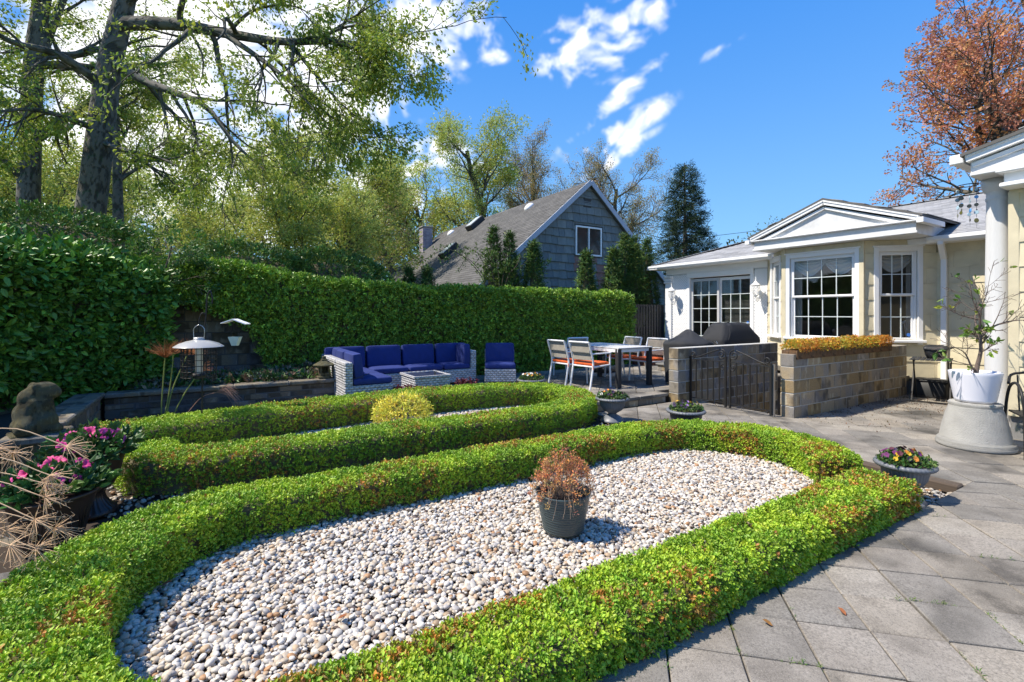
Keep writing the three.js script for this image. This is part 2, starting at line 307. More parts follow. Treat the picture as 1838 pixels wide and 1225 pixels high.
// concrete pavers laid diagonally
const PS = 0.3256, inRects = (x, z, rs) => rs.some((r) => x >= r[0] - 1e-6 && x <= r[1] + 1e-6 && z >= r[2] - 1e-6 && z <= r[3] + 1e-6);
function pave(root, rects, y, holes, seed, near) {
  const r = rng(seed), out = [], h = 0.5 * PS / Math.SQRT1_2 - 0.0055, st = PS / Math.SQRT1_2 / 2;   // half diagonal, lattice step
  const ox = 2.04, oz = -1.55;
  for (let i = -80; i < 80; i++) for (let j = -80; j < 80; j++) {
    if ((i + j) & 1) continue;
    const cx = ox + i * st, cz = oz + j * st, sq = [[cx - h, cz], [cx, cz + h], [cx + h, cz], [cx, cz - h]];
    if (!rects.some((q) => cx > q[0] - h && cx < q[1] + h && cz > q[2] - h && cz < q[3] + h)) continue;
    if (holes.some((q) => cx > q[0] && cx < q[1] && cz > q[2] && cz < q[3])) continue;
    const all = sq.every((p) => inRects(p[0], p[1], rects));
    for (const poly of all ? [sq] : rects.map((q) => clipRect(sq, ...q)).filter((p) => p.length > 2 && Math.abs(areaOf(p)) > 0.002)) out.push({ poly, cx, cz, d: Math.hypot(cx - near[0], cz - near[1]) });
  }
  out.sort((a, b) => a.d - b.d);
  const rest = paverMats.map(() => []);
  out.forEach((o, k) => {
    const dy = (r() - 0.5) * 0.008, tx = (r() - 0.5) * 0.012, tz = (r() - 0.5) * 0.012, m = Math.floor(r() * paverMats.length), g = slab(o.poly, 0, 0.05, 0.005), p = g.attributes.position;
    for (let i = 0; i < p.count; i++) p.setY(i, p.getY(i) + y + dy + (p.getX(i) - o.cx) * tx + (p.getZ(i) - o.cz) * tz);
    if (k < 290) mesh('paver', g, paverMats[m], root); else rest[m].push(g);
  });
  rest.forEach((l, m) => { if (l.length) mesh('far_pavers', l, paverMats[m], root).userData.kind = 'stuff'; });
  return out;
}
const patio = tag(solo('patio', [box(9.3, 0.06, 2.85, 5.25, -0.072, -0.125), box(1.62, 0.06, 4.14, 6.57 - 0.03, -0.072, -3.635), box(4.55, 0.06, 2.5, 9.63, -0.072, -2.81), box(0.9, 0.06, 1.3, 5.28, -0.072, -5.05)], M.joint), 'patio of square concrete pavers laid diagonally beside the hedges', 'patio', undefined, 'structure');
const patioStones = pave(patio, [[0.6, 8.33, -1.55, 1.3], [5.78, 7.3, -5.70, -1.55], [7.3, 11.85, -3.86, -1.55], [5.0, 5.78, -5.70, -4.5]], 0, [], 3, [1.5, -0.6]);
{ // raised terrace with a stone edge
  const t = tag(solo('terrace', [box(6.9, 0.24, 3.8, 8.45, -0.012, -7.72), box(5.5, 0.24, 2.3, 2.3, -0.012, -8.75)], M.joint), 'raised terrace of weathered grey pavers one step above the patio', 'terrace', undefined, 'structure');
  pave(t, [[5.02, 11.85, -9.6, -6.02], [1.0, 5.02, -9.6, -7.5]], 0.155, [[PIT.x0 + .2, 12, -5.9, -5]], 5, [6, -6]);
  const r = rng(61);
  for (let k = 0; k < 5; k++) { mesh('edge_stone', cbox(0.335, 0.055, 0.27, 0.006, 5.22 + k * 0.34, 0.1285, -5.87), paverMats[(k * 2) % 5], t); mesh('riser_block', cbox(0.33, 0.11, 0.2, 0.01, 5.2 + k * 0.34, 0.046, -5.86 + r() * .01), blockMats[k % 4], t); }
}
// grass and moss in the joints
{
  const r = rng(12), list = [], geo = sprig(7, 0.02, 0.022, 0.004, [0.15, 0.6], 4, { fold: 0.1 });
  for (const o of patioStones) { if (o.d > 3.6 || o.poly.length < 3) continue; const n = r() < 0.42 ? Math.floor(r() * 16) : 0, a = Math.floor(r() * o.poly.length), A = o.poly[a], B = o.poly[(a + 1) % o.poly.length]; for (let k = 0; k < n; k++) { const t = Math.pow(r(), 1.5); if (A[1] < -1.53 && B[1] < -1.53) continue; list.push({ p: V(lerp(A[0], B[0], t), -0.012, lerp(A[1], B[1], t)), n: V(0, 1, 0), s: 0.4 + r() * 0.8, c: vary(r, [0.13, 0.22, 0.04], 0.3) }); } }
  const g = scatter('joint_weeds', geo, M.leaf, list, scene, r, 0.3); tag(g, 'tiny green weeds growing in the paver joints', 'weeds', undefined, 'stuff');
}
// dry grit and leaf crumbs swept along the foot of the walls
{
  const r = rng(812), list = [], geo = sprig(1, 0.002, 0.02, 0.012, [0.95, 0.95], 5, { fold: .2 });
  for (let k = 0; k < 1300; k++) { const t = Math.pow(r(), 2) * 1.2, a = r(); const p = a < .45 ? [7.25 + r() * 4.3, -3.8 + t] : a < .75 ? [9.5 + r() * 2.2, -3.7 + r() * 1.5] : [5.2 + r() * 5, -6.1 - r() * 3]; list.push({ p: V(p[0], (p[1] < -5.7 ? 0.158 : 0.003), p[1]), n: V(0, 1, 0), s: .4 + r() * .9, c: vary(r, [0.13, 0.075, 0.035], .5) }); }
  tag(scatter('leaf_litter', geo, M.straw, list, scene, r, .2), 'brown leaf crumbs scattered along the block wall', 'leaf litter', undefined, 'stuff');
}
// ---------- pebbles ----------
const inPoly = (x, z, P) => { let c = false; for (let i = 0, j = P.length - 1; i < P.length; j = i++) if ((P[i][1] > z) !== (P[j][1] > z) && x < (P[j][0] - P[i][0]) * (z - P[i][1]) / (P[j][1] - P[i][1]) + P[i][0]) c = !c; return c; };
const pebbleGeo = [1, 2, 3].map((s) => { const g = new THREE.IcosahedronGeometry(0.5, 2), p = g.attributes.position; for (let i = 0; i < p.count; i++) { const x = p.getX(i), y = p.getY(i), z = p.getZ(i), k = 1 + 0.28 * (vn(x * 2.2 + s * 9, z * 2.2 + y * 1.7, s) - 0.5) + 0.12 * (vn(y * 4 + s, x * 4 - z * 3, s + 4) - 0.5); p.setXYZ(i, x * k, y * k, z * k); } g.computeVertexNormals(); const n = g.attributes.normal; for (let i = 0; i < p.count; i++) { const v = V(p.getX(i), p.getY(i), p.getZ(i)).normalize(); n.setXYZ(i, v.x, v.y, v.z); } return g; });
const pebbleMat = std([1, 1, 1], 0.6, { map: scaled(grain, 1) });
function pebbles(label, poly, cell, seed, dark) {
  const r = rng(seed), g = new THREE.Group(); g.name = numbered('gravel'); scene.add(g); tag(g, label, 'gravel', undefined, 'stuff');
  const L = [[], [], []], xs = poly.map((p) => p[0]), zs = poly.map((p) => p[1]);
  for (const lay of [0, 1, 2]) for (let x = Math.min(...xs); x < Math.max(...xs); x += cell) for (let z = Math.min(...zs); z < Math.max(...zs); z += cell) {
    if (lay === 2 && r() < 0.72) continue;
    const px = x + (r() - 0.5) * cell * 1.3 + lay * cell * .5, pz = z + (r() - 0.5) * cell * 1.3 + lay * cell * .5; if (!inPoly(px, pz, poly)) continue;
    const t = r(), v = 0.8 + 0.4 * r();
    let c = t < 0.46 ? [0.66, 0.61, 0.54] : t < 0.72 ? [0.57, 0.48, 0.37] : t < 0.82 ? [0.43, 0.40, 0.38] : t < 0.90 ? [0.46, 0.33, 0.21] : t < 0.945 ? [0.26, 0.235, 0.22] : t < 0.975 ? [0.42, 0.23, 0.11] : [0.13, 0.09, 0.075];
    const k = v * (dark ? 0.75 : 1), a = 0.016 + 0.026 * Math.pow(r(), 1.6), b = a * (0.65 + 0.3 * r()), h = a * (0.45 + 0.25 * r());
    L[Math.floor(r() * 3)].push([px, bedY(pz) - 0.016 + lay * 0.0095 + r() * 0.010, pz, a * 1.15, h * 1.15, b * 1.15, c.map((q) => q * k), r() * 6.28, (r() - 0.5) * 0.9, (r() - 0.5) * 0.9]);
  }
  const e = new THREE.Euler();
  L.forEach((l, i) => { const im = sh(new THREE.InstancedMesh(pebbleGeo[i], pebbleMat, l.length)); im.name = 'pebbles'; im.userData.kind = 'stuff'; l.forEach((o, k) => { _m.compose(V(o[0], o[1], o[2]), _q.setFromEuler(e.set(o[8], o[7], o[9])), _s.set(o[3], o[4], o[5])); im.setMatrixAt(k, _m); im.setColorAt(k, _c.setRGB(...o[6])); }); g.add(im); });
}
pebbles('pale river pebbles filling the bed around the ribbed green pot', [[-0.55, -3.3], [-0.5, -2.4], [-0.15, -2.0], [0.3, -1.9], [4.7, -1.9], [5.1, -2.3], [5.28, -3.0], [5.05, -3.6], [4.6, -4.0], [0.0, -4.02]], 0.0285, 71);
pebbles('pale pebbles in the narrow bed around the yellow shrub', [[-0.4, -5.35], [4.2, -5.35], [4.75, -5.75], [4.75, -6.3], [4.2, -6.65], [3, -6.8], [1.4, -6.7], [-0.6, -6.4]], 0.031, 72);
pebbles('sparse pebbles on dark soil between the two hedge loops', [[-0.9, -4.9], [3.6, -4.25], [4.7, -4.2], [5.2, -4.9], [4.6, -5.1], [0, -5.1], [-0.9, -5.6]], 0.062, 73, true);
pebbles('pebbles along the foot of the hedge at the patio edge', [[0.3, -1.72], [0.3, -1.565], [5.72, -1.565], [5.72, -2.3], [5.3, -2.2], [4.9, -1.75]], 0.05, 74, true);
{ // rotted timber at the bed corner
  const t = thing('edging_timber', 'weathered timber edging beside the urn of purple pansies', 'timber', [5.66, -0.02, -2.05], 0);
  const g = cbox(0.13, 0.09, 1.0, 0.012), p = g.attributes.position; for (let i = 0; i < p.count; i++) p.setX(i, p.getX(i) + 0.012 * Math.sin(p.getZ(i) * 9)); mesh('board', g, M.oldWood, t);
}
// a few fallen leaves
{
  const r = rng(99), spots = [[0.05, -0.03, -3.55], [0.28, -0.03, -3.5], [1.9, -0.03, -3.6], [2.9, -0.03, -3.2], [2.75, 0.006, -1.2], [2.35, 0.006, -1.35], [-0.75, 0.215, -2.75], [0.55, -0.03, -2.6], [-0.25, -0.03, -3.45], [1.3, 0.3, -5.12], [4.2, -0.03, -3.72], [2.6, -0.02, -3.2]];
  for (const [x, y, z] of spots) { const g = flat(leafTris(0.05, 0.028, 0.009, 0.012, 2)); g.rotateY(r() * 6.28); g.rotateX((r() - 0.5) * 0.4); g.translate(x, y, z); const at = y > 0.2 ? 'hedge top' : y > 0 ? 'patio' : 'pebbles'; solo('fallen_leaf', g, std([0.16 + r() * 0.14, 0.06 + r() * 0.05, 0.02], 0.8, { side: THREE.DoubleSide }), 'single curled brown leaf lying on the ' + at, 'leaf', 'fallen leaves on the ' + at); }
}
// ---------- box hedges ----------
function hedgeSurface(pts, o) {
  // pts: [x, z, width, top, bottom]; returns sampled frames
  const curve = new THREE.CatmullRomCurve3(pts.map((p) => V(p[0], 0, p[1])), false, 'centripetal'), len = curve.getLength(), N = Math.max(8, Math.round(len / (o.step ?? 0.07)));
  const fr = [];
  for (let i = 0; i <= N; i++) {
    const u = i / N, p = curve.getPointAt(u), t = curve.getTangentAt(u), k = curve.getUtoTmapping(u) * (pts.length - 1), a = Math.min(Math.floor(k), pts.length - 2), f = k - a;
    const q = (j) => lerp(pts[a][j], pts[a + 1][j], f);
    fr.push({ p, t, s: V(-t.z, 0, t.x), w: q(2), top: q(3), bot: q(4) });
  }
  return { fr, len, N };
}
function hedge(o) {
  const { fr, len, N } = hedgeSurface(o.pts, o), r = rng(o.seed), rc = o.round ?? 0.05, amp = o.amp ?? 0.02, fq = o.freq ?? 4;
  const g = thing(o.name ?? 'box_hedge', o.label, o.category ?? 'hedge', [o.pts[0][0], 0, o.pts[0][1]], 0, o.group), O = g.position;
  const at = (f, t, p, inset) => { // f frame, p along the profile 0..1
    const hw = f.w / 2 - inset, H = f.top - inset, B = f.bot, side = H - B, per = 2 * side + 2 * hw, d = p * per;
    let sx, y, nx, ny;
    if (d < side) { sx = -hw; y = B + d; nx = -1; ny = 0; } else if (d < side + 2 * hw) { sx = -hw + d - side; y = H; nx = 0; ny = 1; } else { sx = hw; y = H - (d - side - 2 * hw); nx = 1; ny = 0; }
    const ex = Math.max(0, Math.abs(sx) - (hw - rc)), ey = Math.max(0, y - (H - rc));
    if (ex > 0 && ey > 0) { const l = Math.hypot(ex, ey), m = Math.max(l, 1e-6); nx = Math.sign(sx) * ex / m; ny = ey / m; if (l > rc * 0.98) { sx = Math.sign(sx) * (hw - rc) + nx * rc; y = H - rc + ny * rc; } }
    const px = f.p.x + f.s.x * sx, pz = f.p.z + f.s.z * sx, dn = (fbm(px * fq + y * 2, pz * fq + y * 2.7, 3, o.seed) - 0.5) * 2 * amp + (vn(px * fq * 4, pz * fq * 4 + y * 9, 3) - .5) * amp;
    const n = V(f.s.x * nx, ny, f.s.z * nx);
    return { p: V(px, y, pz).addScaledVector(n, dn), n };
  };
  // twiggy core
  const K = 16, pos = [], idx = [];
  for (let i = 0; i <= N; i++) for (let k = 0; k <= K; k++) { const q = at(fr[i], 0, k / K, o.inset ?? 0.03).p.sub(O); pos.push(q.x, q.y, q.z); }
  for (let i = 0; i < N; i++) for (let k = 0; k < K; k++) { const a = i * (K + 1) + k; idx.push(a, a + 1, a + K + 1, a + 1, a + K + 2, a + K + 1); }
  for (const i of [0, N]) for (let k = 1; k < K; k++) { const a = i * (K + 1); idx.push(a, a + k, a + k + 1); }
  const core = new THREE.BufferGeometry(); core.setAttribute('position', new THREE.Float32BufferAttribute(pos, 3)); core.setIndex(idx); core.computeVertexNormals();
  mesh('branches', core, M.twigMass, g);
  const list = [], f0 = {};
  const put = (q) => {
    const c = o.colour(q.p, r);
    list.push({ p: q.p.clone().sub(O).addScaledVector(q.n, -(o.deep ?? 0.02) * r()), n: q.n.clone().add(V(0, o.lift ?? 0.25, 0)).normalize(), s: 0.7 + 0.6 * r(), c });
  };
  const mid = fr[N >> 1], per = 2 * (mid.top - mid.bot) + mid.w, n = Math.round(len * per * o.density);
  for (let k = 0; k < n; k++) {
    const u = r() * N, i = Math.min(N - 1, Math.floor(u)), t = u - i, a = fr[i], b = fr[i + 1], p = r();
    const f = { p: a.p.clone().lerp(b.p, t), s: a.s.clone().lerp(b.s, t).normalize(), w: lerp(a.w, b.w, t), top: lerp(a.top, b.top, t), bot: lerp(a.bot, b.bot, t) };
    const q = at(f, t, p, 0);
    if (q.n.y < 0.3 && (q.p.y - f.bot) < 0.05 && r() < 0.6) continue;
    if (o.gap && o.gap(q.p, r)) continue;
    put(q);
  }
  for (const e of [0, N]) { const f = fr[e], sg = e ? 1 : -1, m = Math.round(f.w * (f.top - f.bot) * o.density); for (let k = 0; k < m; k++) { const sx = (r() - 0.5) * f.w, y = lerp(f.bot, f.top, r()), dz = 0.02 * vn(sx * 9, y * 9, 4); put({ p: V(f.p.x + f.s.x * sx + f.t.x * sg * dz, y, f.p.z + f.s.z * sx + f.t.z * sg * dz), n: f.t.clone().multiplyScalar(sg) }); } }
  scatter('foliage', o.geo, o.mat ?? M.leaf, list, g, r, o.jitter ?? 0.55);
  return g;
}
const boxSprig = sprig(9, 0.028, 0.0165, 0.0105, [0.9, 0.35], 5, { fold: 0.16, side: 0.55 });
const boxColour = (patchy) => (p, r) => {
  const n = fbm(p.x * 2.2 + 4, p.z * 2.2 + p.y * 1.5, 3, 88), t = r();
  const fresh = fbm(p.x * 5, p.z * 5 + p.y * 5, 2, 18);
  if (t < patchy * sm(0.50, 0.66, n)) return vary(r, [0.46, 0.25, 0.05], 0.35);
  if (t < 0.012) return vary(r, [0.30, 0.15, 0.05], 0.4);
  return vary(r, fresh > 0.5 ? [0.42, 0.57, 0.04] : [0.29, 0.46, 0.035], 0.26, 0.14);
};
hedge({ label: 'long low box hedge loop around the pale pebble bed with the green pot', seed: 21, density: 3600, geo: boxSprig, colour: boxColour(0.42), group: 'clipped box hedges',
  pts: [[4.98, -2.22, .36, .20], [5.2, -2.5, .36, .21], [5.33, -3.0, .38, .21], [5.18, -3.55, .40, .20], [4.78, -3.95, .40, .19], [4.2, -4.1, .40, .19], [3, -4.1, .40, .20], [1.5, -4.1, .40, .20], [0.35, -4.1, .41, .20], [0.0, -4.07, .52, .21], [-0.42, -3.75, .52, .21], [-0.66, -3.2, .50, .20], [-0.66, -2.6, .52, .20], [-0.42, -2.1, .50, .19], [0.05, -1.82, .42, .18], [1, -1.76, .40, .18], [2.5, -1.76, .40, .19], [4.0, -1.77, .40, .20], [4.72, -1.77, .42, .20]].map((p) => [...p, -0.07]) });
hedge({ label: 'low box hedge loop around the yellow shrub, in front of the blue sofa', seed: 22, density: 3000, geo: boxSprig, colour: boxColour(0.26), group: 'clipped box hedges',
  pts: [[-0.52, -5.8, .42, .29, 0], [-0.42, -5.35, .46, .29, 0], [0.1, -5.21, .44, .29, 0], [2, -5.2, .44, .29, 0], [3.5, -5.2, .44, .29, 0], [4.2, -5.28, .44, .29, 0], [4.68, -5.62, .46, .30, 0], [4.85, -6.15, .48, .32, .02], [4.6, -6.58, .5, .34, .04], [4.1, -6.8, .54, .35, .05], [3, -6.96, .6, .36, .05], [1.4, -6.86, .62, .36, .05], [-0.2, -6.6, .6, .36, .05], [-1.0, -6.45, .55, .36, .05]] });
const privet = sprig(8, 0.10, 0.055, 0.026, [0.95, 0.5], 6, { fold: 0.16, side: 0.9, detail: 1, curl: .25 });
hedge({ name: 'tall_hedge', label: 'tall leafy green hedge behind the blue sofa and dining set', seed: 23, density: 560, geo: privet, mat: M.leafGloss, jitter: 0.6, amp: 0.08, freq: 1.5, step: .25, inset: 0.12, deep: 0.10, round: 0.16, lift: 0.1,
  colour: (p, r) => vary(r, r() < 0.25 ? [0.38, 0.54, 0.06] : [0.21, 0.35, 0.045], 0.35, 0.12),
  pts: [[-1.5, -10.0, .7, 2.3, 1.75], [-0.3, -10.0, .7, 2.35, 1.7], [0.5, -9.95, .7, 2.35, 1.3], [0.9, -9.98, .8, 2.28, 0.3], [2.0, -10.0, .8, 2.15, 0.1], [4, -10.0, .8, 2.06, 0.1], [6, -10.0, .8, 2.05, 0.12], [8, -10.0, .8, 2.05, 0.12], [9.85, -10.0, .8, 2.02, 0.12]] });
const laurel = sprig(7, 0.13, 0.085, 0.042, [0.95, 0.55], 16, { fold: 0.14, side: 0.9, detail: 2, curl: .22 });
hedge({ name: 'laurel_bush', label: 'big dark leafy bush spilling over the stone coping beside the mossy statue', category: 'bush', seed: 24, density: 330, geo: laurel, mat: M.leafGloss, jitter: 0.6, amp: 0.22, freq: 1.1, step: .25, inset: 0.2, deep: 0.2, round: 0.35, lift: -0.1,
  colour: (p, r) => vary(r, r() < 0.2 ? [0.22, 0.42, 0.05] : [0.10, 0.23, 0.035], 0.35, 0.1),
  pts: [[-0.75, -9.45, .9, 2.05, .35], [-1.5, -9.2, 1.3, 2.3, .35], [-2.3, -8.6, 1.5, 2.4, .35], [-3.0, -7.7, 1.5, 2.3, .35], [-3.8, -6.6, 1.5, 2.3, .2], [-4.4, -5.4, 1.5, 2.3, 0]] });

// ---------- garden walls ----------
function courses(root, L, y0, y1, th, bw, bh, mats, seed, o = {}) { // blocks along local +x, on z 0
  const r = rng(seed), rows = Math.round((y1 - y0) / bh), geos = new Map();
  for (let j = 0; j < rows; j++) {
    let x = 0; let first = (j & 1) ? bw / 2 : bw;
    while (x < L - 0.02) {
      let w = Math.min(first, L - x); if (L - x - w < 0.08) w = L - x; first = bw;
      const key = w.toFixed(3); if (!geos.has(key)) geos.set(key, cbox(w - 0.015, bh - 0.015, th, 0.005));
      let gq = geos.get(key); const b = mesh(o.piece ?? 'block', gq.clone(), mats[Math.floor(r() * mats.length)], root); b.position.set(x + w / 2, y0 + (j + 0.5) * bh, (r() - 0.5) * (o.rough ?? 0.006)); const uv = b.geometry.attributes.uv, du = r() * 3, dv = r() * 3; for (let i = 0; i < uv.count; i++) uv.setXY(i, uv.getX(i) + du, uv.getY(i) + dv);
      x += w;
    }
  }
}
function blockWall(name, label, x, z, turn, L, y0, y1, th, bw, bh, mats, seed, o = {}) {
  const t = thing(name, label, 'wall', [x, 0, z], turn, o.group);
  mesh('mortar', box(L - 0.03, y1 - y0 - 0.02, th - 0.014, L / 2, (y0 + y1) / 2, 0), o.mortar ?? M.mortar, t);
  courses(t, L, y0, y1, th, bw, bh, mats, seed, o);
  return t;
}
blockWall('block_wall', 'stained grey block wall between the terrace and the basement stair, covered grills behind it', 6.78, -5.65, 0, 3.06, -1.2, 0.95, 0.2, 0.4, 0.195, blockMats, 31);
blockWall('block_wall', 'brown stained block wall carrying the long planter box of golden sedum', 7.25, -3.96, 0, 3.95, -1.2, 0.86, 0.2, 0.4, 0.195, [blockMats[0], blockMats[1], blockMats[2], blockMats[4], blockMats[4], blockMats[2]], 32);
{ // basement stair
  const t = tag(thing('basement_stair', 'concrete steps going down between the two block walls', 'stairs'), undefined, undefined, undefined, 'structure');
  for (let k = 0; k < 7; k++) mesh('step', cbox(0.4, 0.2, 1.49, 0.012, 7.35 + k * 0.36, -0.16 - k * 0.19, -4.81), M.concrete, t);
  mesh('landing', box(1.4, 0.1, 1.49, 10.3, -1.55, -4.81), M.concrete, t);
  mesh('foundation_wall', box(0.14, 2.0, 1.9, 11.06, -0.68, -4.81), M.darkBrick, t); mesh('side_wall', box(1.2, 1.9, 0.14, 10.44, -0.72, -5.66), M.darkBrick, t);
  mesh('sill_board', cbox(0.10, 0.05, 1.6, 0.01, 10.94, 0.34, -4.81), M.trim, t);
}
{ // wrought-iron gate, two leaves
  const scroll = (cx, cy, z0, dir, R, turns, a0) => { const p = []; for (let i = 0; i <= 26; i++) { const t = i / 26, a = a0 + dir * t * turns * 6.283, rr = R * (1 - 0.78 * t); p.push(V(0, cy + Math.sin(a) * rr, z0 + cx + Math.cos(a) * rr)); } return tube(p, 0.011, 6, true); };
  const t = thing('iron_gate', 'black wrought-iron double gate with scrolls across the basement stair', 'gate', [7.08, 0, -4.81]);
  for (const s of [-1, 1]) {
    const leaf = mesh('gate_leaf', [bar([0, 0.09, s * 0.04], [0, 0.09, s * 0.70], 0.02, 0.012), bar([0, 0.76, s * 0.04], [0, 0.745, s * 0.72], 0.022, 0.014), bar([0, 0.02, s * 0.04], [0, 0.84, s * 0.04], 0.028), bar([0, 0.02, s * 0.71], [0, 0.80, s * 0.71], 0.03), tube(curvePts([[0, 0.95, s * 0.15], [0, 0.90, s * 0.3], [0, 0.82, s * 0.5], [0, 0.77, s * 0.66]], 12), 0.011, 6)], M.iron, t);
    for (let k = 1; k < 6; k++) mesh('picket', bar([0, 0.09, s * (0.04 + k * 0.112)], [0, 0.755, s * (0.04 + k * 0.112)], 0.018), M.iron, leaf);
    mesh('scroll', scroll(s * 0.11, 0.87, 0, s, 0.085, 1.6, Math.PI / 2), M.iron, leaf); mesh('scroll', scroll(s * 0.66, 0.83, 0, -s, 0.06, 1.4, -Math.PI / 2), M.iron, leaf); mesh('scroll', scroll(s * 0.085, 0.66, 0, -s, 0.05, 1.3, Math.PI / 2), M.iron, leaf);
  }
  mesh('gate_post', bar([0.03, -0.02, 0.735], [0.03, 0.78, 0.735], 0.03), M.steel, t);
}
// raised bed: low brick wall, coping, soil
{
  const soil = solo('raised_bed', [box(3.0, 0.5, 1.75, 0.25, 0.15, -9.25), box(4.6, 0.5, 4.2, -3.8, 0.13, -8.0)], M.soil, 'raised soil bed behind the low dark wall', 'soil bed', undefined, 'structure');
  const w = blockWall('low_wall', 'low dark brick wall with stone coping holding the raised bed', -1.2, -8.28, 0, 2.95, -0.1, 0.43, 0.18, 0.32, 0.088, [M.darkBrick, M.darkBrick, blockMats[3]], 33, { piece: 'brick', rough: 0.02, mortar: std([0.10, 0.10, 0.10], 1) });
  for (let k = 0; k < 4; k++) mesh('coping_stone', cbox(0.735, 0.06, 0.28, 0.012, 0.37 + k * 0.737, 0.462, 0), M.stone, w);
  const c = blockWall('coping_wall', 'low stone wall with moulded coping running up to the mossy statue', -1.33, -6.15, Math.PI / 2, 2.03, -0.1, 0.43, 0.2, 0.34, 0.132, [blockMats[1], blockMats[3], M.stone], 34, { mortar: std([0.14, 0.14, 0.13], 1) });
  for (let k = 0; k < 2; k++) { mesh('coping_stone', cbox(1.0, 0.05, 0.30, 0.012, 0.51 + k * 1.004, 0.49, 0), M.stone, c); mesh('moulding', cbox(1.0, 0.035, 0.25, 0.01, 0.51 + k * 1.004, 0.447, 0), M.stone, c); }
  const p = thing('stone_pier', 'dark mossy stone pier under the crouching statue', 'pier', [-1.33, 0, -5.93]);
  mesh('shaft', cbox(0.36, 0.55, 0.40, 0.015, 0, 0.14, 0), M.mossStone, p); mesh('cap', cbox(0.42, 0.06, 0.44, 0.012, 0, 0.445, 0), M.stone, p);
  blockWall('old_wall', 'old dark block wall behind the raised bed and bird feeder', -4.0, -10.22, 0, 5.2, 0.2, 1.82, 0.2, 0.4, 0.2, [blockMats[3], blockMats[1], blockMats[5]], 35, { mortar: std([0.1, 0.1, 0.095], 1) });
  const st = [[-0.55, -4.45, 0.5], [-1.05, -3.9, 0.55], [-1.2, -4.9, 0.5], [-0.9, -5.55, 0.45]];
  for (const [x, z, s] of st) solo('flagstone', slab([[x - s * .5, z - s * .35], [x - s * .1, z - s * .48], [x + s * .42, z - s * .4], [x + s * .5, z + s * .2], [x + s * .1, z + s * .45], [x - s * .45, z + s * .33]], -0.035 - .02 * R0(), 0.06, 0.01), M.stone, 'flat grey flagstone set in soil near the magenta petunia pots', 'flagstone', 'flagstones by the petunia pots');
}
// ---------- the cream house ----------
const house = thing('cream_house', 'cream single-storey house with white trim, bay window and grey shingle roof', 'house');
function rectMinus(rects, o) { // rects [x0,x1,y0,y1] minus opening
  const out = [];
  for (const [a, b, c, d] of rects) {
    if (o[1] <= a || o[0] >= b || o[3] <= c || o[2] >= d) { out.push([a, b, c, d]); continue; }
    if (o[0] > a) out.push([a, o[0], c, d]); if (o[1] < b) out.push([o[1], b, c, d]);
    const l = Math.max(a, o[0]), r = Math.min(b, o[1]); if (o[2] > c) out.push([l, r, c, o[2]]); if (o[3] < d) out.push([l, r, o[3], d]);
  }
  return out;
}
function sidingPiece(w, h, r) {
  const n = 5, T = [], bz = 0.022, tz = 0.009, bot = [];
  for (let i = 0; i <= n; i++) bot.push([-w / 2 + w * i / n, (i === 0 || i === n ? 0 : (r() - 0.5) * 0.009), bz]);
  for (let i = 0; i < n; i++) { const a = bot[i], b = bot[i + 1], c = [b[0], h, tz], d = [a[0], h, tz], e = [a[0], a[1], 0], f = [b[0], b[1], 0]; T.push([a, b, c], [a, c, d], [a, e, f], [a, f, b]); }
  T.push([bot[0], [-w / 2, h, tz], [-w / 2, 0, 0]], [[-w / 2, h, tz], [-w / 2, h, 0], [-w / 2, 0, 0]], [bot[n], [w / 2, 0, 0], [w / 2, h, tz]], [[w / 2, h, tz], [w / 2, 0, 0], [w / 2, h, 0]]);
  return flat(T);
}
function wall(parent, x, z, turn, L, y0, y1, openings, o = {}) {
  const th = o.th ?? 0.14, rects = openings.reduce((q, op) => rectMinus(q, op), [[0, L, y0, y1]]);
  const w = mesh('wall', rects.map(([a, b, c, d]) => box(b - a, d - c, th, (a + b) / 2, (c + d) / 2, -th / 2)), o.back ?? M.creamBack, parent);
  w.position.set(x, 0, z); w.rotation.y = turn;
  if (o.siding !== false) {
    const r = rng(o.seed ?? 5), rows = Math.ceil((y1 - y0) / 0.302), pw = 0.61, cut = openings.map((q) => [q[0] - 0.07, q[1] + 0.07, q[2] - 0.06, q[3] + 0.07]);
    for (let j = 0; j < rows; j++) {
      const a0 = y0 + j * 0.302, a1 = Math.min(a0 + 0.302, y1); if (a1 - a0 < 0.03) continue;
      for (let s = -((j * 0.37) % 1) * pw; s < L; s += pw) {
        const s0 = Math.max(s, 0), s1 = Math.min(s + pw - 0.003, L); if (s1 - s0 < 0.03) continue;
        for (const q of cut.reduce((l, c) => rectMinus(l, c), [[s0, s1, a0, a1]])) { if (q[1] - q[0] < 0.015 || q[3] - q[2] < 0.02) continue; const m = mesh('siding_shingle', sidingPiece(q[1] - q[0], q[3] - q[2], r), r() < 0.5 ? M.cream : M.cream2, w); m.position.set((q[0] + q[1]) / 2, q[2], 0.001 + r() * 0.002); }
      }
    }
  }
  return w;
}
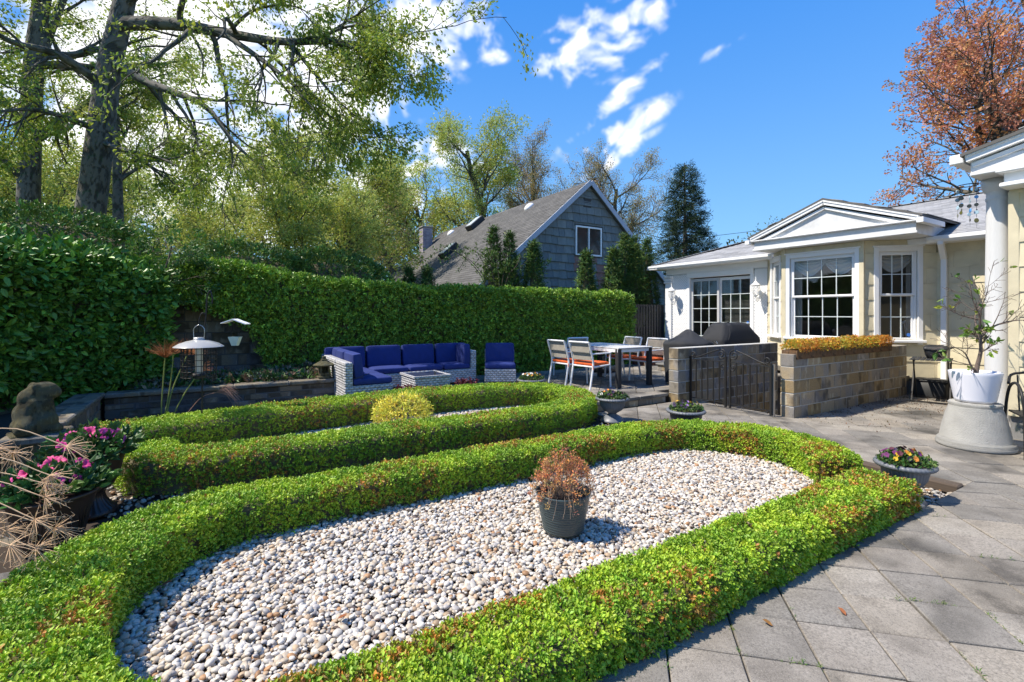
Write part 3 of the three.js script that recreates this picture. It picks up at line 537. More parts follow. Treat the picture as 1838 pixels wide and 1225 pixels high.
// double-hung window in a wall's own axes
function sashWindow(parent, wallMesh, s0, s1, y0, y1, cols, rows, o = {}) {
  const w = new THREE.Group(); w.name = o.name ?? 'window'; w.position.copy(wallMesh.position); w.rotation.copy(wallMesh.rotation); parent.add(w);
  const cx = (s0 + s1) / 2, W = s1 - s0, H = y1 - y0, cs = 0.085;
  mesh('frame', [cbox(cs, H + cs * 2, 0.05, 0.006, s0 - cs / 2, (y0 + y1) / 2, 0.012), cbox(cs, H + cs * 2, 0.05, 0.006, s1 + cs / 2, (y0 + y1) / 2, 0.012), cbox(W, cs, 0.048, 0.006, cx, y1 + cs / 2, 0.012), cbox(W + .22, 0.03, 0.075, 0.006, cx, y1 + cs + .016, 0.018), box(0.03, H, 0.1, s0 + 0.015, (y0 + y1) / 2, -0.07), box(0.03, H, 0.1, s1 - 0.015, (y0 + y1) / 2, -0.07), box(W - .06, 0.03, 0.1, cx, y1 - 0.015, -0.07)], M.trim, w);
  mesh('sill', cbox(W + 0.24, 0.05, 0.12, 0.008, cx, y0 - 0.026, 0.03), M.trim, w);
  const ym = y0 + H * (o.mid ?? 0.5), bars = [], sa = 0.042;
  [[ym, y1 - 0.03, -0.035], [y0, ym + 0.03, -0.075]].forEach(([a, b, z]) => {
    const l = s0 + 0.03, rr = s1 - 0.03; mesh('sash', [cbox(sa, b - a, 0.035, 0.005, l + sa / 2, (a + b) / 2, z), cbox(sa, b - a, 0.035, 0.005, rr - sa / 2, (a + b) / 2, z), cbox(rr - l - 2 * sa, sa, 0.034, 0.005, (l + rr) / 2, a + sa / 2, z), cbox(rr - l - 2 * sa, sa, 0.034, 0.005, (l + rr) / 2, b - sa / 2, z)], M.trim, w);
    const gw = (rr - l - 2 * sa) / cols, gh = (b - a - 2 * sa) / rows;
    for (let i = 0; i < cols; i++) for (let j = 0; j < rows; j++) { const p = mesh('pane', box(gw - 0.002, gh - 0.002, 0.004), M.glass, w); p.position.set(l + sa + (i + 0.5) * gw, a + sa + (j + 0.5) * gh, z); }
    for (let i = 1; i < cols; i++) bars.push(box(0.016, gh * rows, 0.014, l + sa + i * gw, (a + b) / 2, z + .009));
    for (let j = 1; j < rows; j++) bars.push(box(gw * cols, 0.016, 0.013, (l + rr) / 2, a + sa + j * gh, z + .009));
  });
  mesh('glazing_bars', bars, std([0.62, 0.68, 0.68], 0.5), w);
  return w;
}
const EAVE = 2.9, BASE = 0.3, QF = -Math.PI / 2;
// wall with the sliding door
const DO = [0.87, 2.74, 0.36, 2.56];
const doorWall = wall(house, 11.9, -10.16, QF, 3.2, BASE, EAVE, [DO], { siding: false, back: M.white });
{
  const fr = mesh('door_surround', [cbox(0.1, 2.42, 0.06, 0.008, DO[0] - 0.05, 1.51, 0.02), cbox(0.1, 2.42, 0.06, 0.008, DO[1] + 0.05, 1.51, 0.02), cbox(2.07, 0.14, 0.07, 0.01, 1.805, 2.63, 0.02), cbox(3.2, 0.2, 0.05, 0.01, 1.6, 2.80, 0.012), box(1.87, 0.08, 0.12, 1.805, 0.33, -0.05)], M.trim, house);
  fr.position.copy(doorWall.position); fr.rotation.copy(doorWall.rotation);
  const pl = mesh('pilaster', [cbox(0.23, 2.1, 0.09, 0.01, 0.115, 1.4, 0.03), cbox(0.28, 0.05, 0.13, 0.01, 0.115, 2.47, 0.05), cbox(0.26, 0.09, 0.11, 0.01, 0.115, 2.55, 0.04), cbox(0.29, 0.06, 0.13, 0.01, 0.115, 2.63, 0.05)], M.trim, house); pl.position.copy(doorWall.position); pl.rotation.copy(doorWall.rotation);
  for (const [a, b] of [[0.245, 0.765], [2.845, 3.19]]) { // diagonal lattice
    const y0 = 0.36, y1 = 2.66, parts = [box(b - a, y1 - y0, 0.008, (a + b) / 2, (y0 + y1) / 2, 0.006)], sp = 0.075;
    const strips = [];
    for (const sg of [1, -1]) for (let k = -60; k < 90; k++) { // y = sg*x + c
      const c = k * sp; let p = [];
      for (const [X, Y] of [[a, sg * a + c], [b, sg * b + c]]) if (Y >= y0 && Y <= y1) p.push([X, Y]);
      for (const Y of [y0, y1]) { const X = (Y - c) * sg; if (X > a && X < b) p.push([X, Y]); }
      if (p.length < 2 || Math.hypot(p[0][0] - p[1][0], p[0][1] - p[1][1]) < 0.02) continue;
      strips.push(bar([p[0][0], p[0][1], sg > 0 ? 0.022 : 0.028], [p[1][0], p[1][1], sg > 0 ? 0.022 : 0.028], 0.036, 0.006));
    }
    const lt = mesh('lattice_panel', strips, M.trim, house); lt.position.copy(doorWall.position); lt.rotation.copy(doorWall.rotation);
    mesh('lattice_back', parts, std([0.34, 0.35, 0.37], 0.9), lt);
  }
  const door = (s0, s1, z, m, lab) => {
    const d = mesh('sliding_door', [cbox(0.07, 2.16, 0.045, 0.006, s0 + 0.035, 1.45, z), cbox(0.07, 2.16, 0.045, 0.006, s1 - 0.035, 1.45, z), cbox(s1 - s0 - 0.14, 0.08, 0.043, 0.006, (s0 + s1) / 2, 2.49, z), cbox(s1 - s0 - 0.14, 0.14, 0.043, 0.006, (s0 + s1) / 2, 0.44, z)], m, house, lab);
    d.position.copy(doorWall.position); d.rotation.copy(doorWall.rotation);
    const a = s0 + 0.07, b = s1 - 0.07, gw = (b - a) / 3, gh = (2.45 - 0.51) / 5, bars = [];
    for (let i = 0; i < 3; i++) for (let j = 0; j < 5; j++) { const p = mesh('pane', box(gw - 0.002, gh - 0.002, 0.004), M.glass, d); p.position.set(a + (i + 0.5) * gw, 0.51 + (j + 0.5) * gh, z); }
    for (let i = 1; i < 3; i++) bars.push(box(0.018, 1.94, 0.02, a + i * gw, 1.48, z)); for (let j = 1; j < 5; j++) bars.push(box(b - a, 0.018, 0.019, (a + b) / 2, 0.51 + j * gh, z));
    mesh('glazing_bars', bars, std([0.62, 0.68, 0.68], 0.5), d); return d;
  };
  door(0.875, 1.80, -0.04, std([0.5, 0.5, 0.5], 0.5), 'grey framed screen side of the sliding door');
  const d2 = door(1.76, 2.735, -0.09, M.trim); mesh('sticker', new THREE.CylinderGeometry(0.035, 0.035, 0.004, 8).rotateX(Math.PI / 2).translate(2.60, 1.30, -0.083), std([0.04, 0.16, 0.55], 0.4), d2, 'small blue sticker by the handle'); mesh('handle', tube(curvePts([[2.71, 1.25, -0.06], [2.73, 1.3, -0.015], [2.73, 1.4, -0.015], [2.71, 1.45, -0.06]], 8), 0.009, 6), M.iron, d2);
}
// bay
const bayL = wall(house, 11.9, -6.96, -Math.PI * 3 / 4, 1.273, BASE, 2.98, [[0.36, 1.0, 1.02, 2.76]], { seed: 41 });
const bayF = wall(house, 11.0, -6.06, QF, 1.54, BASE, 2.98, [[0.13, 1.42, 1.02, 2.76]], { seed: 42 });
const bayR = wall(house, 11.0, -4.52, -Math.PI / 4, 1.273, BASE, 2.98, [[0.28, 0.94, 1.02, 2.76]], { seed: 43 });
sashWindow(house, bayL, 0.36, 1.0, 1.02, 2.76, 3, 2); sashWindow(house, bayF, 0.13, 1.42, 1.02, 2.76, 4, 2); mesh('sticker', new THREE.CylinderGeometry(0.035, 0.035, 0.004, 8).rotateX(Math.PI / 2).translate(0.83, 1.12, -0.068), std([0.04, 0.16, 0.55], 0.4), sashWindow(house, bayR, 0.28, 0.94, 1.02, 2.76, 3, 2), 'small blue sticker on the lower pane');
const wallR = wall(house, 11.9, -3.62, QF, 1.80, BASE, EAVE, [], { seed: 44 });
const wingF = wall(house, 8.35, -1.84, QF, 4.8, BASE, 3.25, [], { seed: 45 });
const wingL = wall(house, 11.9, -1.84, Math.PI, 3.54, BASE, 3.25, [], { seed: 46, siding: false });
for (const g of [cbox(0.05, 2.65, 0.09, 0.006, 10.985, 1.66, -6.06), cbox(0.05, 2.65, 0.09, 0.006, 10.985, 1.66, -4.52), cbox(0.04, 2.75, 0.10, 0.006, 8.345, 1.66, -1.80)]) mesh('corner_board', g, M.cream, house);
mesh('foundation', [box(0.3, 0.44, 5.0, 12.03, 0.08, -9.46), box(0.3, 0.44, 2.0, 12.03, 0.08, -2.72), box(1.27, 0.44, 0.2, 0, 0, 0).rotateY(-Math.PI / 4).translate(11.52, 0.08, -4.14), box(0.3, 0.44, 5.0, 8.53, 0.08, 0.66), box(3.3, 0.44, 0.2, 10.2, 0.08, -1.72)], M.concrete, house);
// rooms behind the glass
mesh('interior_room', [box(0.1, 2.7, 8.4, 16.2, 1.6, -6.1), box(4.4, 0.1, 8.4, 14.1, 0.28, -6.1), box(4.1, 0.1, 8.3, 14.2, 2.86, -6.1), box(4.1, 2.6, 0.1, 14.1, 1.6, -10.12), box(4.1, 2.6, 0.1, 14.1, 1.6, -1.98), box(1.0, 0.1, 2.7, 11.6, 0.28, -5.29), box(1.5, 2.5, 0.1, 13.3, 1.55, -7.15)], M.room, house);
{ // swags and side curtains
  const swag = (w, wm, s0, s1, top, drops) => {
    const T = [], n = 36, K = 9; const L = s1 - s0;
    for (let d = 0; d < drops; d++) { const a = s0 + L * (d - 0.12) / drops, b = s0 + L * (d + 1.12) / drops, P = (i, k) => { const u = i / n, v = k / K, sag = 0.34 * Math.sin(Math.PI * u) * (0.35 + 0.65 * v) * v + 0.02; return [clamp(lerp(a, b, u), s0, s1), top - sag - 0.03 * v, -0.16 - 0.02 * d - 0.012 * Math.cos(v * Math.PI * 9)]; }; for (let i = 0; i < n; i++) for (let k = 0; k < K; k++) { const p = P(i, k), q = P(i + 1, k), r = P(i + 1, k + 1), t = P(i, k + 1); T.push([p, q, r], [p, r, t]); } }
    const drape = (a, b) => { for (let i = 0; i < 24; i++) { const P = (k, y) => [lerp(a, b, k / 24), y, -0.22 + 0.018 * Math.sin(k * 1.3)]; T.push([P(i, top), P(i + 1, top), P(i + 1, 0.5)], [P(i, top), P(i + 1, 0.5), P(i, 0.5)]); } };
    drape(s0 - 0.02, s0 + L * 0.1); drape(s1 - L * 0.1, s1 + 0.02);
    const m = mesh('curtain', flat(T), M.curtain, house); m.position.copy(wm.position); m.rotation.copy(wm.rotation);
  };
  swag(0, bayF, 0.15, 1.40, 2.74, 2); swag(0, bayR, 0.30, 0.92, 2.74, 1); swag(0, bayL, 0.38, 0.98, 2.74, 1);
  const bl = mesh('window_blind', Array.from({ length: 44 }, (_, k) => box(0.85, 0.004, 0.045, 2.25, 1.0 + k * 0.035, -0.2)), M.curtain, house); bl.position.copy(doorWall.position); bl.rotation.copy(doorWall.rotation);
  const ch = thing('slat_chair', 'white slat-back dining chair indoors, seen through the big bay window', 'chair', [12.35, 0.33, -4.85], 0.5, 'white chairs inside the bay window');
  mesh('seat', cbox(0.44, 0.04, 0.42, 0.01, 0, 0.45, 0), M.trim, ch);
  mesh('backrest', [tube(curvePts([[-0.2, 0.45, -0.2], [-0.21, 0.8, -0.26], [-0.19, 1.02, -0.3]], 8), 0.018, 6), tube(curvePts([[0.2, 0.45, -0.2], [0.21, 0.8, -0.26], [0.19, 1.02, -0.3]], 8), 0.018, 6), tube(curvePts([[-0.21, 1.0, -0.29], [0, 1.06, -0.31], [0.21, 1.0, -0.29]], 8), 0.03, 6)], M.trim, ch);
  for (let k = 0; k < 5; k++) mesh('slat', bar([-0.13 + k * 0.065, 0.46, -0.2], [-0.13 + k * 0.065, 1.02, -0.29], 0.035, 0.014), M.trim, ch);
  for (const [a, b] of [[-1, -1], [1, -1], [-1, 1], [1, 1]]) mesh('leg', bar([a * 0.18, 0, b * 0.18], [a * 0.18, 0.44, b * 0.17], 0.035), M.trim, ch);
  copyOf(ch, [12.25, 0.33, -3.95], -0.5, 'white slat-back dining chair indoors, seen through the narrow bay window beside the downspout');
  const tb = thing('indoor_table', 'dark round dining table inside the bay window', 'table', [12.9, 0.33, -4.9]);
  mesh('table_top', cyl(0.5, 0.5, 0.04, 0, 0.73, 0, 32), M.roomFloor, tb); mesh('pedestal', lathe([[0.25, 0], [0.22, 0.03], [0.06, 0.1], [0.05, 0.5], [0.1, 0.7]], 20), M.roomFloor, tb);
}
// ---------- roofs ----------
function shingles(parent, P0, e, u, poly, seed, cols, tw = 0.32, ex = 0.14, name = 'shingles') {
  const r = rng(seed), n = V(0, 0, 0).crossVectors(e, u).normalize(); if (n.y < 0) n.negate();
  const xs = poly.map((p) => p[0]), ys = poly.map((p) => p[1]), list = [], mx = new THREE.Matrix4(), tilt = 0.05;
  const uu = u.clone().addScaledVector(n, -tilt).normalize(), nn = V(0, 0, 0).crossVectors(e, uu).normalize(); if (nn.y < 0) nn.negate();
  for (let t = Math.min(...ys) + ex / 2, j = 0; t < Math.max(...ys); t += ex, j++) for (let s = Math.min(...xs) + ((j * 0.37) % 1) * tw; s < Math.max(...xs); s += tw) {
    if (!inPoly(s - tw * 0.46, t, poly) || !inPoly(s + tw * 0.46, t, poly)) continue;
    const p = P0.clone().addScaledVector(e, s).addScaledVector(u, t).addScaledVector(n, 0.012);
    mx.makeBasis(e, uu, nn).scale(V(1, 1 + (r() - 0.5) * 0.1, 1)).setPosition(p); list.push([mx.clone(), cols(r)]);
  }
  const im = sh(new THREE.InstancedMesh(box(tw - 0.006, ex * 1.25, 0.01), M.shingle, list.length)); im.name = name; im.userData.kind = 'stuff'; list.forEach((l, i) => { im.setMatrixAt(i, l[0]); im.setColorAt(i, _c.setRGB(...l[1])); }); parent.add(im);
  return im;
}
const lightShingle = (r) => { const k = 0.34 + (r() - 0.5) * 0.13; return [k, k, k * 1.02]; };
{
  const ridge = 4.37, A = [11.55, 2.97, -10.45], B = [11.55, 2.97, 4], C = [15.5, ridge, 4], D = [15.5, ridge, -6.5], E = [19.5, 2.97, -10.45], F = [19.5, 2.97, 4], lo = (p) => [p[0], p[1] - 0.06, p[2]];
  const roof = mesh('roof', flat([[A, B, C], [A, C, D], [A, D, E], [D, C, F], [D, F, E], [lo(A), lo(C), lo(B)], [lo(A), lo(D), lo(C)], [lo(A), lo(E), lo(D)], [lo(D), lo(F), lo(C)], [lo(D), lo(E), lo(F)], [A, lo(A), B], [B, lo(A), lo(B)], [A, E, lo(A)], [E, lo(E), lo(A)]]), M.roofBase, house);
  const up = V(15.5 - 11.55, ridge - 2.97, 0), L = up.length(); up.normalize();
  shingles(roof, V(11.55, 2.97, -10.45), V(0, 0, 1), up, [[0, 0], [3.95, L], [11, L], [11, 0]], 51, lightShingle);
  const up2 = V(0, ridge - 2.97, 3.95), L2 = up2.length(); up2.normalize();
  shingles(roof, V(11.55, 2.97, -10.45), V(1, 0, 0), up2, [[0, 0], [7.9, 0], [3.95, L2]], 52, lightShingle);
  const cap = (a, b, n) => Array.from({ length: n }, (_, i) => { const p = V(...a).lerp(V(...b), (i + 0.5) / n), d = V(...b).sub(V(...a)).normalize(), g = box(0.2, 0.014, V(...a).distanceTo(V(...b)) / n * 1.15); g.applyQuaternion(new THREE.Quaternion().setFromUnitVectors(V(0, 0, 1), d)); g.translate(p.x, p.y + 0.022, p.z); return g; });
  mesh('ridge_caps', [...cap([15.5, ridge, -6.5], [15.5, ridge, 3.8], 40), ...cap(A, D, 24)], std([0.36, 0.36, 0.365], 0.95, { map: scaled(grain, 4) }), roof);
  for (const g of [box(0.38, 0.03, 8.37, 11.73, 2.885, -6.075), box(8.0, .03, .4, 15.46, 2.884, -10.36)]) mesh('soffit', g, M.trim, house);
  const gut = (len) => { const s = new THREE.Shape([[0, 0], [0.07, 0], [0.11, 0.05], [0.11, 0.105], [0.095, 0.105], [0.095, 0.055], [0.065, 0.012], [0.012, 0.012], [0.012, 0.1], [0, 0.1]].map((p) => new THREE.Vector2(...p))); return new THREE.ExtrudeGeometry(s, { depth: len, bevelEnabled: false }); };
  const g1 = mesh('gutter', gut(3.9), M.trim, house); g1.rotation.y = Math.PI; g1.position.set(11.55, 2.87, -6.62);
  const g2 = mesh('gutter', gut(1.7), M.trim, house); g2.rotation.y = Math.PI; g2.position.set(11.55, 2.87, -1.95);
  for (const g of [box(0.02, 0.13, 8.5, 11.542, 2.93, -6.2), box(7.9, 0.13, .02, 15.52, 2.93, -10.44)]) mesh('fascia', g, M.trim, house);
  mesh('downspout', [cbox(0.075, 2.32, 0.09, 0.01, 11.84, 1.42, -3.5), bar([11.84, 2.58, -3.5], [11.52, 2.84, -3.45], 0.075, 0.085), cbox(0.07, 0.1, 0.085, 0.01, 11.5, 2.86, -3.45), bar([11.84, 0.28, -3.5], [11.62, 0.12, -3.5], 0.07, 0.085)], M.trim, house);
}
{ // pediment over the bay
  const x0 = 10.72, z0 = -6.60, z1 = -3.56, zc = -5.08, yb = 3.2, ya = 3.74, p = mesh('pediment', [box(1.6, 0.2, z1 - z0, x0 + 0.8, 3.085, zc), cbox(0.05, 0.045, z1 - z0 + 0.06, 0.01, x0 - 0.012, 3.0, zc), cbox(0.12, 0.035, z1 - z0 + 0.1, 0.01, x0 - 0.01, 3.205, zc)], M.white, house);
  mesh('tympanum', flat([[[x0 + 0.03, yb, z0 + .04], [x0 + 0.03, yb, z1 - .04], [x0 + 0.03, ya, zc]]]), M.white, p);
  const rk = [];
  for (const s of [-1, 1]) { const ze = s < 0 ? z0 - 0.06 : z1 + 0.06; rk.push(bar([x0 - 0.02, yb + 0.035, ze], [x0 - 0.02, ya + 0.07, zc], 0.10, 0.075), bar([x0 - 0.05, yb + 0.075, ze], [x0 - 0.05, ya + 0.11, zc], 0.07, 0.04), bar([x0, yb + 0.0, ze + s * -0.28], [x0, ya - 0.03, zc], 0.05, 0.05)); }
  mesh('rake_moulding', rk, M.trim, p);
  const rt = [];
  for (const s of [-1, 1]) { const ze = s < 0 ? z0 - 0.12 : z1 + 0.12, a = [x0 - 0.09, yb + 0.1, ze], b = [x0 - 0.09, ya + 0.165, zc], c = [14.0, ya + 0.165, zc], d = [14.0, yb + 0.1, ze], lo = (q) => [q[0], q[1] - 0.035, q[2]]; const T = s < 0 ? [[a, b, c], [a, c, d], [lo(a), lo(c), lo(b)], [lo(a), lo(d), lo(c)], [a, lo(a), b], [b, lo(a), lo(b)], [a, d, lo(d)], [a, lo(d), lo(a)]] : [[a, c, b], [a, d, c], [lo(a), lo(b), lo(c)], [lo(a), lo(c), lo(d)], [a, b, lo(a)], [b, lo(b), lo(a)], [a, lo(d), d], [a, lo(a), lo(d)]]; rt.push(flat(T)); }
  const pr = mesh('pediment_roof', rt, M.roofBase, p);
  for (const s of [-1, 1]) { const ze = s < 0 ? z0 - 0.12 : z1 + 0.12, up = V(0, ya - yb + 0.065, zc - ze), L = up.length(); shingles(pr, V(x0 - 0.1, yb + 0.1, ze), V(1, 0, 0), up.normalize(), [[0, 0], [3.4, 0], [3.4, L], [0, L]], 53 + s, lightShingle); }
  const g = mesh('gutter', [box(1.0, 0.09, 0.1, 11.05, 3.19, z1 + 0.11), box(0.9, 0.09, 0.1, 11.05, 3.19, z0 - 0.11)], M.trim, p);
  void g;
}
{ // portico wing: column, entablature, gable
  const col = mesh('column', [lathe([[0.001, 0], [0.2, 0], [0.2, 0.07], [0.185, 0.075], [0.195, 0.1], [0.185, 0.14], [0.165, 0.16], [0.16, 0.2], [0.158, 1.0], [0.152, 2.0], [0.138, 2.98], [0.15, 2.99], [0.152, 3.02], [0.138, 3.03], [0.14, 3.09], [0.165, 3.1], [0.19, 3.15], [0.2, 3.17], [0.2, 3.26], [0.001, 3.26]].map(([a, b]) => [a * 0.8, b]), 48).translate(8.55, 0, -1.99)], M.white, house);
  void col;
  const x0 = 8.12, zl = -2.14, zr = 3.6, zm = 0.65, yb = 3.26, sl = 0.235, yt = yb + 0.2;
  mesh('entablature', [box(3.6, 0.2, zr - zl, x0 + 1.8, yb + 0.1, (zl + zr) / 2), cbox(0.05, 0.04, zr - zl, 0.01, x0 - 0.015, yb + 0.02, (zl + zr) / 2)], M.white, house);
  const ya = yt + (zm - zl) * sl, gb = mesh('portico_gable', flat([[[x0 + 0.02, yt - .02, zl], [x0 + 0.02, yt - .02, zr], [x0 + 0.02, ya, zm]]]), M.white, house);
  mesh('rake_moulding', [bar([x0 - 0.02, yt + 0.02, zl - 0.03], [x0 - 0.02, ya + 0.07, zm], 0.12, 0.08), bar([x0 - 0.05, yt + 0.065, zl - 0.03], [x0 - 0.05, ya + 0.11, zm], 0.1, 0.045), bar([x0, yt - 0.06, zl + 0.02], [x0, ya - 0.02, zm], 0.05, 0.05)], M.trim, gb);
  const a = [x0 - 0.12, yt + 0.09, zl - 0.07], b = [x0 - 0.12, ya + 0.155, zm], c = [12.4, ya + 0.155, zm], d = [12.4, yt + 0.09, zl - 0.07], e = [x0 - .12, yt + .09, zr + .14], f = [12.4, yt + .09, zr + .14], lo = (q) => [q[0], q[1] - 0.04, q[2]];
  const wr = mesh('wing_roof', flat([[a, b, c], [a, c, d], [b, e, f], [b, f, c], [lo(a), lo(c), lo(b)], [lo(a), lo(d), lo(c)], [a, lo(a), b], [b, lo(a), lo(b)], [a, d, lo(d)], [a, lo(d), lo(a)]]), M.roofBase, house);
  const up = V(0, b[1] - a[1], b[2] - a[2]), L = up.length(); shingles(wr, V(...a), V(1, 0, 0), up.normalize(), [[0, 0], [4.2, 0], [4.2, L], [0, L]], 58, lightShingle);
  mesh('gutter', [box(4.0, 0.1, 0.11, 10.12, yt + 0.05, zl - 0.13), cbox(0.05, 0.12, 0.14, 0.01, x0 - 0.005, yt + 0.05, zl - 0.13)], M.trim, house);
  mesh('frieze', [cbox(0.3, 0.05, 2.6, 0.01, 8.17, 3.08, -0.56), cbox(0.22, 0.14, 2.55, 0.01, 8.2, 3.165, -0.56), cbox(0.34, 0.035, 2.65, 0.01, 8.16, 3.242, -0.56)], M.trim, house);
}
// wall lanterns
{
  const l = thing('wall_lantern', 'white wall lantern on the lattice panel beside the corner pilaster', 'lantern', [11.86, 2.12, -9.75], 0, 'white lanterns either side of the sliding door');
  mesh('arm', [cyl(0.06, 0.06, 0.02, 0, 0, 0, 16).rotateZ(Math.PI / 2).translate(-0.03, -0.1, 0), tube(curvePts([[-0.03, -0.12, 0], [-0.1, -0.3, 0], [-0.2, -0.3, 0], [-0.22, -0.2, 0]], 14), 0.011, 8), tube(curvePts([[-0.1, -0.26, 0], [-0.14, -0.22, 0], [-0.17, -0.25, 0], [-0.15, -0.28, 0]], 10), 0.008, 6)], M.trim, l);
  const cap = mesh('cap', lathe([[0.001, 0.3], [0.012, 0.29], [0.006, 0.26], [0.018, 0.24], [0.008, 0.21], [0.03, 0.18], [0.05, 0.15], [0.105, 0.1], [0.115, 0.085], [0.1, 0.08]], 24).translate(-0.22, 0, 0), M.trim, l); void cap;
  mesh('glass_globe', lathe([[0.045, -0.16], [0.08, -0.1], [0.09, -0.02], [0.085, 0.05], [0.07, 0.08]], 20).translate(-0.22, 0, 0), new THREE.MeshPhysicalMaterial({ color: 0xffffff, roughness: 0.15, transmission: 0.9, thickness: 0 }), l);
  const cg = []; for (let k = 0; k < 6; k++) { const a = k / 6 * 6.283; cg.push(tube(curvePts([[-0.22 + 0.05 * Math.cos(a), -0.17, 0.05 * Math.sin(a)], [-0.22 + 0.1 * Math.cos(a), -0.05, 0.1 * Math.sin(a)], [-0.22 + 0.085 * Math.cos(a), 0.08, 0.085 * Math.sin(a)]], 8), 0.006, 5)); }
  mesh('cage', [...cg, lathe([[0.001, -0.22], [0.03, -0.2], [0.055, -0.17], [0.05, -0.155]], 16).translate(-0.22, 0, 0)], M.trim, l);
  copyOf(l, [11.86, 2.16, -7.13], 0, 'white wall lantern on the lattice panel next to the bay window');
}
{ // wind chime of glass discs
  const t = thing('wind_chime', 'wind chime of small blue and dark glass discs hanging under the portico eave', 'wind chime', [8.42, 3.22, -2.25]), r = rng(81), cs = [[0.05, 0.09, 0.14], [0.12, 0.35, 0.75], [0.03, 0.035, 0.03], [0.12, 0.12, 0.04], [0.4, 0.55, 0.65]].map((c) => std(c, 0.15));
  mesh('ring', new THREE.TorusGeometry(0.1, 0.006, 6, 24).rotateX(Math.PI / 2), M.iron, t); 
  for (let s = 0; s < 7; s++) { const a = s * 0.9, x = 0.095 * Math.cos(a), z = 0.095 * Math.sin(a), L = 0.3 + 0.28 * r(); const st = mesh('string', tube([V(x, 0, z), V(x, -L, z)], 0.0012, 4), M.iron, t); for (let k = 0; k < 4; k++) { const g = cyl(0.019 + r() * 0.012, 0.022, 0.006, 0, 0, 0, 14).rotateX(Math.PI / 2).rotateY(r() * 3); const d = mesh('disc', g, cs[Math.floor(r() * 5)], st); d.position.set(x, -0.07 - k * L / 4.3, z); } }
}
